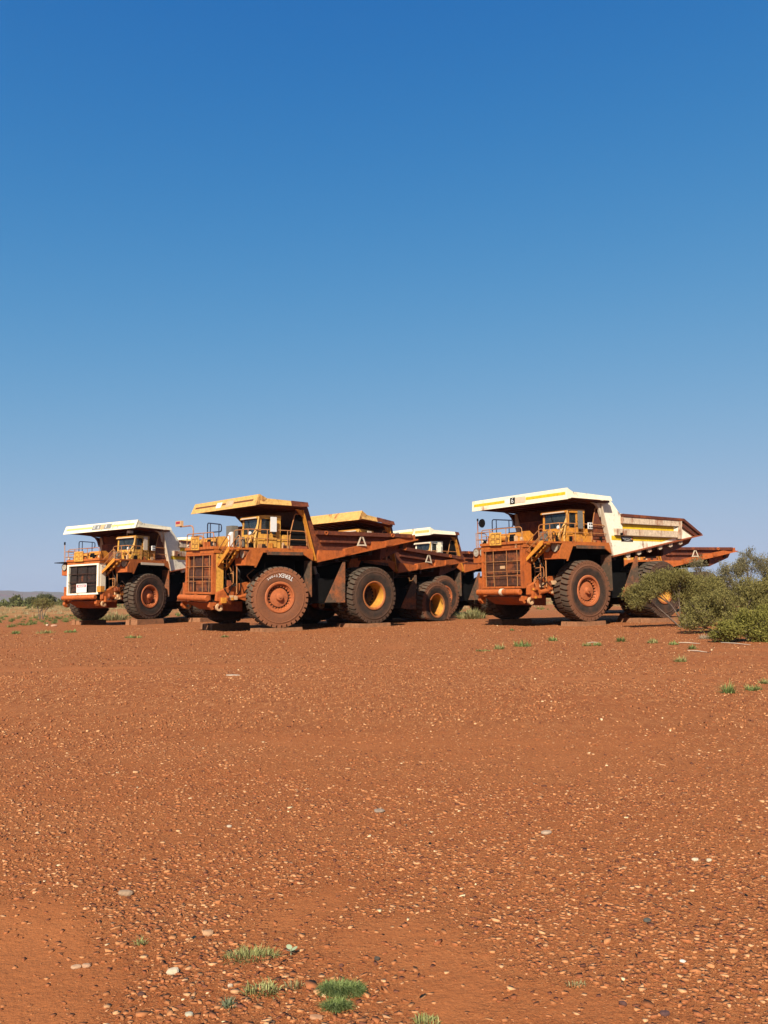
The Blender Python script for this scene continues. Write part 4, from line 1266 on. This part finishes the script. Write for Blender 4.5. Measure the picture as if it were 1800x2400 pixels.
M['leaf'] = leaf_mat('leaf')
M['blade'] = leaf_mat('grass_blade', .3)
M['bark'] = plain('grey_bark', (0.16, 0.115, 0.085), .95, 0, .35, 12)
M['deadwood'] = plain('bleached_wood', (0.55, 0.42, 0.30), .9, 0, .2, 12)


def leaves(centers, per, spread, ln, wd, cols, g, up=.5, center=None):
    """Pointed leaves in tufts round the given twig ends."""
    n = len(centers) * per
    c = np.repeat(centers, per, 0) + g.normal(0, spread, (n, 3))
    tint = np.repeat(g.uniform(0, 1, (len(centers), 1)), per, 0) * .6 + g.uniform(0, 1, (n, 1)) ** 1.3 * .4
    out = c - (center if center is not None else c.mean(0))
    out /= np.linalg.norm(out, axis=1, keepdims=True) + 1e-6
    d = out * .7 + g.normal(0, .6, (n, 3)) + np.array([0, 0, up])
    d /= np.linalg.norm(d, axis=1, keepdims=True)
    s = np.cross(d, g.normal(0, 1, (n, 3)))
    s /= np.linalg.norm(s, axis=1, keepdims=True) + 1e-6
    L = ln * g.uniform(.6, 1.3, (n, 1))
    W = wd * g.uniform(.7, 1.3, (n, 1))
    V = np.stack([c - d * L * .5, c + s * W * .5, c + d * L * .5, c - s * W * .5], 1).reshape(-1, 3)
    Q = np.arange(4 * n).reshape(-1, 4)
    c0, c1 = np.array(cols[0]), np.array(cols[1])
    C = np.repeat(c0 + (c1 - c0) * tint, 4, 0)
    return V, Q, C


def shrub(name, base, blobs, tufts, per, label, cat='shrub', cols=((.085, .090, .034), (.20, .185, .085)), leaf=(.105, .030), spread=.080, seed=1, group=None, stems=5, droop=.15):
    """Crown built from many leaf tufts carried on stems that reach into each lobe."""
    g = np.random.default_rng(seed)
    z0 = float(ground_z(base.x, base.y))
    root = bpy.data.objects.new(name, None)
    COL.objects.link(root)
    root.location = (base.x, base.y, z0)
    tag(root, label, cat, group)
    tb = MB()
    cen = []
    big = blobs
    blobs = []
    for (ax, ay, az, rx, ry, rz) in big:
        blobs.append((ax, ay, az, rx * .72, ry * .72, rz * .72, 1))
        for k in range(6):
            d = g.normal(0, 1, 3); d /= np.linalg.norm(d)
            f = g.uniform(.28, .46)
            blobs.append((ax + d[0] * rx * .72, ay + d[1] * ry * .72, max(.2, az + d[2] * rz * .72), rx * f, ry * f, rz * f * 1.1, 0))
    vol = np.array([b[3] * b[4] * b[5] for b in blobs]) ** .70
    for bi, (bx_, by_, bz_, rx, ry, rz, main) in enumerate(blobs):
        n = max(8, int(tufts * vol[bi] / vol.sum()))
        d = g.normal(0, 1, (n, 3))
        d /= np.linalg.norm(d, axis=1, keepdims=True)
        rr = 1 - g.uniform(0, 1, (n, 1)) ** 1.6 * .62
        lump = 1 + .22 * np.sin(d[:, :1] * 5 + bi) * np.cos(d[:, 1:2] * 6 + 2 * bi) + g.normal(0, .07, (n, 1))
        p = d * rr * lump * np.array([rx, ry, rz]) + np.array([bx_, by_, bz_])
        p[:, 2] = np.maximum(p[:, 2], .06 + g.uniform(0, .1, n))
        cen.append(p)
        a = Vector((bx_ * .12 + g.normal(0, .08), by_ * .12 + g.normal(0, .08), -.05))
        mid = Vector((bx_ * .5 + g.normal(0, .1), by_ * .5 + g.normal(0, .1), bz_ * .55))
        if main: tb.tube([a, mid, (bx_, by_, bz_)], [.05, .03, .014], 5)
        else: mid = Vector((bx_, by_, bz_))
        for k in range(stems if main else 1):
            q = p[g.integers(0, n)]
            mm = (Vector(q) + Vector((bx_, by_, bz_))) * .5 + Vector(g.normal(0, .08, 3)) - Vector((0, 0, droop * .3))
            tb.tube([mid, mm, q], [.022, .014, .006], 4)
    tb.build('trunk', M['bark'], root, recalc=False)
    cen = np.concatenate(cen)
    V, Q, C = leaves(cen, per, spread, leaf[0], leaf[1], cols, g, .45, cen.mean(0) * np.array([1, 1, .5]))
    V[:, 2] = np.maximum(V[:, 2], .01)
    link('crown', np_mesh('crown', V, Q, None, False, C), M['leaf'], root)
    return root


OLIVE = ((.085, .072, .018), (.39, .325, .105))
GREY = ((.085, .074, .032), (.36, .30, .145))
GREEN = ((.090, .085, .017), (.39, .345, .078))
SG = 'shrubs crowding the right of the yard'
shrub('shrub', Vector((14.6, 39.2, 0)), [(-2.3, -.2, 1.62, 1.0, .8, .60), (-1.5, -.2, 2.0, 1.1, .9, .56), (-.3, 0, 2.35, 1.2, 1.0, .70), (.95, .1, 1.9, 1.1, 1.0, .85), (1.5, .2, 1.1, 1.0, .9, .9), (.9, .3, .7, 1.0, .8, .6), (.1, .35, 1.75, .9, .7, .45)],
      2900, 20, 'spreading olive shrub screening the rear wheel of the truck marked 6', cols=OLIVE, seed=3, group=SG)
shrub('shrub', Vector((14.2, 33.2, 0)), [(-1.1, 0, .95, .9, .8, .8), (-.2, 0, 1.35, 1.0, .9, .75), (.9, .1, 1.25, 1.1, 1.0, .9), (1.9, .2, 1.5, 1.1, 1.0, 1.0), (.3, -.5, .55, 1.0, .8, .55), (-1.6, -.2, .42, .7, .6, .4)],
      1900, 17, 'dense olive shrub in the middle of the thicket', cols=OLIVE, seed=5, group=SG)
shrub('shrub', Vector((12.6, 27.8, 0)), [(-.75, 0, .42, .8, .6, .42), (.2, -.1, .62, .9, .7, .55), (1.2, 0, .75, 1.0, .8, .7), (2.2, .1, .8, 1.0, .8, .75), (.7, -.5, .35, .9, .5, .35)],
      1700, 17, 'low bright green shrub nearest the camera in the thicket', cols=GREEN, seed=7, group=SG)
shrub('shrub', Vector((19.4, 43.0, 0)), [(-.9, 0, 2.7, .9, .8, .75), (.2, .2, 3.1, 1.1, 1.0, .85), (1.5, .1, 2.9, 1.2, 1.0, 1.0), (.5, 0, 1.7, 1.5, 1.1, 1.0), (-.9, -.1, 1.5, .9, .8, .8)],
      1500, 16, 'tall grey-green shrub at the back of the thicket', cols=GREY, seed=9, group=SG)
shrub('shrub', Vector((17.55, 43.5, 0)), [(-.55, 0, 3.05, .55, .5, .55), (.1, .1, 2.55, .6, .6, .5), (-.6, 0, 2.2, .5, .5, .4), (.3, 0, 1.6, .9, .7, .8)],
      520, 9, 'thin grey shrub with bare twigs below the brown truck body', cols=GREY, seed=13, group=SG, stems=14)
shrub('shrub', Vector((19.0, 34.5, 0)), [(-.6, 0, 1.5, 1.3, 1.1, 1.1), (.9, .2, 1.9, 1.4, 1.1, 1.2), (.2, -.6, .8, 1.4, .8, .8)],
      1200, 16, 'olive shrub cut by the right edge of the picture', cols=OLIVE, seed=17, group=SG)
tr = ground_at(96, 1452)
shrub('small_tree', tr, [(-.45, 0, 1.55, .55, .5, .35), (.25, 0, 1.75, .75, .6, .40), (.85, .1, 1.45, .5, .5, .35), (.1, .1, 1.25, .5, .4, .25)], 260, 10,
      'small acacia tree with three bare leaning stems left of the trucks', 'tree', OLIVE, (.12, .03), .10, 21, None, 6)

# far bushes that stand out from the scrub
for px, py, h, w_, lab, sd in ((37, 1428, 3.3, 3.0, 'dark rounded bush against the hills at the far left', 31), (106, 1428, 4.0, 4.8, 'broad dark bush against the hills behind the small tree', 32), (74, 1428, 2.8, 3.6, 'grey-green bush between two dark ones on the plain', 33)):
    g_ = ground_at(px, py)
    g_ = g_ * (235 / g_.y)
    shrub('bush', Vector((g_.x, g_.y, 0)), [(0, 0, h * .55, w_ * .5, w_ * .4, h * .42), (-w_ * .3, 0, h * .4, w_ * .3, w_ * .3, h * .3), (w_ * .3, 0, h * .42, w_ * .35, w_ * .3, h * .33)], 420, 8, lab, 'bush',
          ((.075, .085, .032), (.20, .19, .08)), (.42, .2), .30, sd, 'bushes on the plain')

# scrub on the plain: far too many to count
def scatter_mass(name, label, cat, pts, size, per, leaf, cols, seed, mat):
    g = np.random.default_rng(seed)
    Vs, Qs, Cs, off = [], [], [], 0
    for (x, y, s) in pts:
        z = float(ground_z(x, y))
        n = per
        d = g.normal(0, 1, (n, 3)); d /= np.linalg.norm(d, axis=1, keepdims=True)
        d[:, 2] = np.abs(d[:, 2])
        p = d * (1 - g.uniform(0, .5, (n, 1))) * np.array([s * size[0], s * size[0], s * size[1]]) + np.array([x, y, z])
        V, Q, C = leaves(p, 2, .1 * s, leaf[0] * s, leaf[1] * s, cols, g, .6, np.array([x, y, z]))
        k = g.uniform(.75, 1.2)
        Vs.append(V); Qs.append(Q + off); Cs.append(C * k); off += len(V)
    tag(link(name, np_mesh(name, np.concatenate(Vs), np.concatenate(Qs), None, False, np.concatenate(Cs)), mat), label, cat, kind='stuff')


g = np.random.default_rng(77)
pts = []
while len(pts) < 520:
    r_ = math.sqrt(g.uniform(185 ** 2, 560 ** 2)); a_ = R(90) + g.uniform(-R(38), R(38))
    x, y = r_ * math.cos(a_), r_ * math.sin(a_)
    if float(fbm(np.array(x * .02), np.array(y * .02), 71)) > .40: pts.append((x, y, g.uniform(.7, 1.5)))
scatter_mass('far_scrub', 'low green scrub spread over the far plain', 'scrub', pts, (2.1, 2.0), 42, (.75, .4), ((.09, .105, .03), (.24, .23, .085)), 78, M['leaf'])


def grass_mass(name, label, pts, cols, seed, blades=46):
    """Hummocks of dry grass blades."""
    g = np.random.default_rng(seed)
    Vs, Cs = [], []
    for (x, y, s) in pts:
        z = float(ground_z(x, y))
        n = blades
        a = g.uniform(0, 2 * math.pi, n); lean = g.uniform(.1, 1.1, n); L = s * g.uniform(.5, 1.1, n)
        bx_, by_ = x + g.normal(0, .22 * s, n), y + g.normal(0, .22 * s, n)
        dx, dy, dz = np.cos(a) * np.sin(lean), np.sin(a) * np.sin(lean), np.cos(lean)
        w = .018 * (1 + s)
        px_, py_ = -np.sin(a) * w, np.cos(a) * w
        b0 = np.stack([bx_ - px_, by_ - py_, np.full(n, z - .02)], 1); b1 = np.stack([bx_ + px_, by_ + py_, np.full(n, z - .02)], 1)
        tp = np.stack([bx_ + dx * L, by_ + dy * L, z + dz * L * .8], 1)
        Vs.append(np.stack([b0, b1, tp], 1).reshape(-1, 3))
        t = g.uniform(0, 1, (n, 1)) * .6 + g.uniform(0, .4)
        Cs.append(np.repeat(np.array(cols[0]) + (np.array(cols[1]) - np.array(cols[0])) * t, 3, 0))
    V = np.concatenate(Vs)
    tag(link(name, np_mesh(name, V, None, np.arange(len(V)).reshape(-1, 3), False, np.concatenate(Cs)), M['blade']), label, 'grass', kind='stuff')


pts = []
while len(pts) < 900:                                   # green-straw belt left of the yard and behind it
    x, y = g.uniform(-75, 60), g.uniform(56, 90)
    lim = 60 - 6 * (x < -24)
    if y < lim or float(fbm(np.array(x * .16), np.array(y * .16), 81)) < .40: continue
    if -24 < x < 30 and y < 80: continue
    pts.append((x, y, g.uniform(.18, .46)))
grass_mass('plain_grass', 'straw and green grass hummocks behind and left of the trucks', pts, ((.10, .15, .035), (.40, .36, .13)), 82)
pts = []
while len(pts) < 900:
    r_ = math.sqrt(g.uniform(95 ** 2, 230 ** 2)); a_ = R(90) + g.uniform(-R(36), R(36))
    x, y = r_ * math.cos(a_), r_ * math.sin(a_)
    if float(fbm(np.array(x * .03), np.array(y * .05), 83)) > .47: pts.append((x, y, g.uniform(.5, .95)))
grass_mass('straw_grass', 'pale straw grass on the far plain', pts, ((.36, .26, .11), (.62, .50, .26)), 84, 26)


def tuft(px, py, wpx, hpx, label, name='grass_tuft', cat='grass', cols=((.10, .15, .035), (.30, .33, .12)), n=150, seed=0, group=None, bladew=.010, curl=.6, flat=.55):
    p = ground_at(px, py)
    ppm = FPX / p.y
    W, H = wpx / ppm, hpx / ppm
    g = np.random.default_rng(seed + int(px) * 7 + int(py))
    z = float(ground_z(p.x, p.y))
    a = g.uniform(0, 2 * math.pi, n)
    r = np.sqrt(g.uniform(0, 1, n)) * W * .5
    bx_, by_ = r * np.cos(a) * .95, r * np.sin(a) * flat
    ph = a + g.normal(0, .9, n)
    L = H * g.uniform(.45, 1.15, n)
    lean = np.clip(.15 + .8 * r / (W * .5) + g.normal(0, .42, n), 0, 1.35)
    L = L * (.55 + .75 * vnoise(bx_ / W * 7 + 9, by_ / W * 7 + 4, seed))
    w = bladew * g.uniform(.7, 1.3, n) * max(1, 60 / ppm * 2.2)
    sx, sy = -np.sin(ph) * w * .5, np.cos(ph) * w * .5
    V = np.empty((n, 5, 3))
    l1, l2 = lean, np.clip(lean + curl * g.uniform(.3, 1.2, n), 0, 1.75)
    mx_, my_, mz_ = bx_ + np.cos(ph) * np.sin(l1) * L * .55, by_ + np.sin(ph) * np.sin(l1) * L * .55, np.cos(l1) * L * .55
    tx_, ty_, tz_ = mx_ + np.cos(ph) * np.sin(l2) * L * .5, my_ + np.sin(ph) * np.sin(l2) * L * .5, mz_ + np.cos(l2) * L * .5
    V[:, 0] = np.stack([bx_ - sx, by_ - sy, np.full(n, -.012)], 1)
    V[:, 1] = np.stack([bx_ + sx, by_ + sy, np.full(n, -.012)], 1)
    V[:, 2] = np.stack([mx_ + sx * .8, my_ + sy * .8, mz_], 1)
    V[:, 3] = np.stack([mx_ - sx * .8, my_ - sy * .8, mz_], 1)
    V[:, 4] = np.stack([tx_, ty_, np.maximum(tz_, .004)], 1)
    off = (np.arange(n) * 5)[:, None]
    Q = off + np.array([[0, 1, 2, 3]])
    T = off + np.array([[3, 2, 4]])
    t = g.uniform(0, 1, (n, 1))
    C = np.repeat(np.array(cols[0]) + (np.array(cols[1]) - np.array(cols[0])) * t, 5, 0)
    o = link(name, np_mesh(name, V.reshape(-1, 3), Q, T, False, C), M['blade'])
    o.location = (p.x, p.y, z)
    tag(o, label, cat, group)
    return o


FG = ((.20, .20, .05), (.58, .54, .22))
LUSH = ((.13, .18, .04), (.40, .46, .16))
DRY = ((.22, .20, .07), (.52, .42, .20))
tuft(590, 2236, 116, 24, 'pale green grass tuft beside a small seedling in the foreground', n=480, cols=FG, seed=1, bladew=.0038, group='foreground plants')
tuft(800, 2322, 104, 27, 'thick bright green feathery tuft in the foreground', n=1500, cols=LUSH, seed=2, bladew=.0028, curl=1.5, group='foreground plants')
tuft(790, 2360, 60, 28, 'lower lobe of green leaves just below the thick bright tuft', n=600, cols=LUSH, seed=3, bladew=.0028, curl=1.5, group='foreground plants')
tuft(612, 2322, 84, 28, 'sparse straggling grass tuft left of the thick bright tuft', n=170, cols=FG, seed=4, bladew=.005, group='foreground plants')
tuft(690, 2312, 46, 22, 'thin dry grass strands between the two foreground tufts', n=60, cols=DRY, seed=5, bladew=.004, group='foreground plants')
tuft(535, 2358, 28, 20, 'tiny grey-green tuft among pebbles near the bottom edge', n=70, cols=((.16, .18, .08), (.36, .38, .22)), seed=6, bladew=.006, group='foreground plants')
tuft(329, 2210, 22, 18, 'tiny grass sprig beside orange stones at lower left', n=50, cols=FG, seed=7, bladew=.005, group='foreground plants')
tuft(1000, 2396, 60, 18, 'green tuft cut by the bottom edge of the picture', n=150, cols=FG, seed=8, bladew=.006, group='foreground plants')
tuft(1352, 2308, 40, 14, 'yellowed grass wisp on the gravel at lower right', n=70, cols=DRY, seed=9, bladew=.005, group='foreground plants')
YG = 'weeds dotted over the yard'
for k, (px, py, w_, h_, lab) in enumerate(((1170, 1521, 24, 15, 'dark green weed left of the broad green clump'), (1226, 1515, 42, 17, 'broad green weed clump in front of the truck marked 6'), (1296, 1503, 20, 12, 'small weed right of the broad green clump'),
                                           (1376, 1514, 20, 10, 'left one of a weed pair by pale litter'), (1400, 1513, 18, 10, 'right one of a weed pair by pale litter'), (1454, 1504, 18, 14, 'upright green weed under the white body of the truck marked 6'),
                                           (1530, 1508, 22, 12, 'dull weed before the spreading shrub'), (1578, 1511, 20, 10, 'weed at the left end of the pale sticks'), (1623, 1521, 16, 12, 'small weed below the pale sticks'),
                                           (1594, 1550, 26, 15, 'lone green weed below the thicket'), (1708, 1624, 24, 26, 'tall narrow weed at the right of the yard'), (1767, 1618, 36, 18, 'wide weed beside the tall narrow one'), (1793, 1601, 24, 14, 'weed touching the right edge of the picture'),
                                           (1132, 1526, 36, 6, 'flat pale weed patch left of the dark green weed'), (37, 1485, 16, 10, 'small weed at the far left of the yard'), (105, 1484, 42, 10, 'long low weed patch before the leftmost truck'),
                                           (165, 1482, 28, 8, 'thin weed patch just left of the leftmost truck shadow'), (312, 1495, 42, 8, 'weed patch below the leftmost truck'), (526, 1494, 18, 7, 'small weed before the chalk-lettered truck'), (1200, 1478, 8, 6, 'speck of weed beside the far front pad'))):
    tuft(px, py, w_, h_, lab, 'weed', 'weed', LUSH if k % 3 else FG, 130, 40 + k, YG, .012, .5, .8)
tuft(1106, 1450, 66, 24, 'yellow-green spinifex clump seen between two trucks', 'spinifex', 'grass', ((.20, .20, .07), (.55, .46, .2)), 420, 70, 'spinifex clumps', .012, .3, .8)
tuft(262, 1454, 74, 20, 'straw spinifex mound seen beneath the leftmost truck', 'spinifex', 'grass', DRY, 480, 71, 'spinifex clumps', .012, .3, .8)
tuft(1665, 1497, 46, 15, 'bleached dry grass at the foot of the low bright green shrub', 'dry_grass', 'grass', ((.34, .26, .15), (.68, .56, .38)), 260, 72, 'dry grass', .010, .5, .8)
tuft(796, 1449, 40, 8, 'dry pale grass on the mound under the chalk-lettered truck', 'dry_grass', 'grass', ((.34, .26, .12), (.64, .52, .3)), 220, 73, 'dry grass', .012, .4, .8)

# seedling with round leaves
p = ground_at(682, 2232)
b = MB()
for a_, r_, zt in ((.3, .020, .03), (2.2, .020, .034), (4.0, .018, .028), (5.3, .016, .02)):
    cx_, cy_ = math.cos(a_) * .018, math.sin(a_) * .018
    ring = [(cx_ + r_ * .8 * math.cos(t_), cy_ + r_ * .8 * math.sin(t_), zt + .35 * (math.cos(a_) * r_ * math.cos(t_) + math.sin(a_) * r_ * math.sin(t_))) for t_ in np.linspace(0, 2 * math.pi, 9)[:-1]]
    b.add(ring, [tuple(range(8))])
b.tube([(0, 0, -.01), (0, 0, .03)], .003, 5)
M['seedling'] = plain('pale_leaf', (0.36, 0.40, 0.22), .7, 0, .15)
o = b.build('seedling', M['seedling'])
o.location = (p.x, p.y, float(ground_z(p.x, p.y)))
tag(o, 'round-leaved pale green seedling right of the pale grass tuft', 'seedling')

# ------------------------------------------------------------------ stones and sticks
def stone(px, py, wpx, hpx, dpx, col, label, seed, cat='stone', long=None):
    import bmesh
    p = ground_at(px, py)
    ppm = FPX / p.y
    w, h = wpx / ppm, hpx / ppm
    bm = bmesh.new()
    bmesh.ops.create_icosphere(bm, subdivisions=2, radius=.5)
    rn = random.Random(seed)
    off = Vector((rn.uniform(0, 50), rn.uniform(0, 50), rn.uniform(0, 50)))
    for v_ in bm.verts:
        n_ = mnoise.noise(v_.co * 2.2 + off) * .22 + mnoise.noise(v_.co * 5 + off) * .07
        c_ = v_.co * (1 + n_)
        c_.z = max(-.30, min(.34, c_.z))
        v_.co = Vector((c_.x * w, c_.y * w * dpx, c_.z * h * 1.05))
    me = bpy.data.meshes.new('stone')
    bm.to_mesh(me)
    bm.free()
    key = 'stone_%d_%d_%d' % tuple(int(x * 100) for x in col)
    if key not in M: M[key] = plain(key, tuple(.78 * x for x in col), .9, 0, .22, 40)
    o = link('stone', me, M[key])
    o.location = (p.x, p.y, float(ground_z(p.x, p.y)) + h * .22)
    o.rotation_euler = (rn.uniform(-.1, .1), rn.uniform(-.1, .1), rn.uniform(-.5, .5))
    tag(o, label, cat, 'stones lying on the gravel')
    return o


for i, (px, py, w_, h_, d_, col, lab) in enumerate((
        (294, 2092, 34, 16, .6, (.42, .27, .16), 'rounded oblong grey-tan stone at lower left'), (405, 2277, 28, 18, .7, (.75, .58, .38), 'pale cream stone left of the foreground tufts'),
        (443, 2379, 20, 11, .7, (.55, .47, .32), 'pale greenish flat stone near the bottom left'), (889, 1899, 28, 9, .7, (.36, .26, .18), 'flat grey slab lying mid-ground'),
        (1281, 1954, 26, 12, .7, (.50, .34, .22), 'pale brown flat stone right of the flat grey slab'), (1517, 2160, 18, 11, .8, (.11, .10, .075), 'dark olive stone at right foreground'),
        (884, 2247, 14, 11, .9, (.10, .075, .05), 'dark stone on the bare sandy patch'), (800, 2262, 11, 9, .9, (.17, .06, .035), 'small dark red stone above the thick bright tuft'),
        (1630, 2020, 16, 9, .8, (.80, .62, .40), 'bright cream stone at right'), (1662, 2021, 15, 9, .8, (.78, .58, .36), 'second cream stone just right of the bright one'),
        (488, 2182, 28, 16, .7, (.58, .32, .16), 'orange-tan stone cluster left of the pale grass tuft'), (178, 2262, 26, 10, .6, (.58, .34, .19), 'long tan stone at lower left edge of the gravel'),
        (203, 2260, 20, 10, .7, (.56, .32, .18), 'tan stone touching the long tan one'), (331, 2330, 18, 12, .8, (.13, .055, .035), 'dark purple-brown stone near bottom left'),
        (740, 2383, 34, 10, .6, (.55, .27, .13), 'long flat orange stone below the thick bright tuft'), (540, 2310, 12, 10, .8, (.70, .52, .34), 'small pale stone left of the sparse tuft'),
        (1558, 2376, 26, 13, .7, (.12, .055, .045), 'dark stone near the bottom right corner'), (1460, 2355, 18, 14, .8, (.14, .06, .045), 'dark knobbly stone at bottom right'),
        (1600, 2253, 14, 8, .8, (.82, .72, .58), 'white stone at right, one of a bright pair'), (537, 1934, 12, 8, .8, (.72, .56, .38), 'small cream stone in the mid-ground gravel'),
        (111, 1467, 7, 7, .9, (.72, .48, .32), 'pale boulder by the grass at the far left'), (127, 1468, 15, 7, .6, (.60, .33, .2), 'tan boulder right of the pale one at the far left'),
        (546, 1584, 32, 4, .4, (.62, .46, .32), 'pale flat stone far out on the gravel'))):
    stone(px, py, w_, h_, d_, col, lab, 100 + i)

for i, (x0, y0, x1, y1, lab) in enumerate(((1590, 1508, 1640, 1510, 'longer bleached stick below the spreading shrub'), (1612, 1527, 1664, 1531, 'bleached stick lying lowest below the thicket'), (1376, 1509, 1402, 1507, 'short pale stick between a pair of weeds'),
                                           (1690, 1508, 1760, 1513, 'pale stick before the low bright green shrub'))):
    a, b_ = ground_at(x0, y0), ground_at(x1, y1)
    mid = (a + b_) * .5
    o = MB().tube([a - mid + Vector((0, 0, .03)), Vector((0, .08, .035)), b_ - mid + Vector((0, 0, .02))], [.012, .02, .008], 5).build('stick', M['deadwood'])
    o.location = mid
    tag(o, lab, 'stick', 'bleached sticks')

o = stone(792, 1458, 52, 26, .6, (.40, .17, .09), 'pale earth mound seen under the chalk-lettered truck', 190, 'mound')
o.name = 'earth_mound'
# rusted steel wedge lying by the rear wheel of the truck marked 6, a pole on the ground between two trucks
p = ground_at(1478, 1457)
o = MB().prism([(-.75, 0), (.85, 0), (.45, .55), (.1, .60), (-.45, .52)], -.35, .35).build('steel_wedge', M['lockring'])
o.location = (p.x, p.y, 0)
o.rotation_euler = (0, 0, .15)
tag(o, 'rusted steel wedge lying before the rear wheel of the truck marked 6', 'scrap')
a, b_ = ground_at(386, 1452), ground_at(418, 1450)
o = MB().tube([(a - b_) * .5, Vector((0, 0, .03)), (b_ - a) * .5], .05, 6).build('pole', M['deadwood'])
o.location = (a + b_) * .5 + Vector((0, 0, .06))
tag(o, 'thin pale pole on the ground between the leftmost and chalk-lettered trucks', 'pole')

# ------------------------------------------------------------------ air
m = bpy.data.materials.new('dry_air')
m.use_nodes = True
nt = m.node_tree
nt.nodes.remove(nt.nodes['Principled BSDF'])
pv = nt.nodes.new('ShaderNodeVolumePrincipled')
pv.inputs['Color'].default_value = (0.80, 0.86, 1.0, 1)
pv.inputs['Density'].default_value = 0.00007
pv.inputs['Anisotropy'].default_value = 0.2
nt.links.new(pv.outputs[0], nt.nodes['Material Output'].inputs['Volume'])
o = MB().box(-7500, 7500, -400, 7000, -6, 100).build('haze', m)
tag(o, kind='stuff')
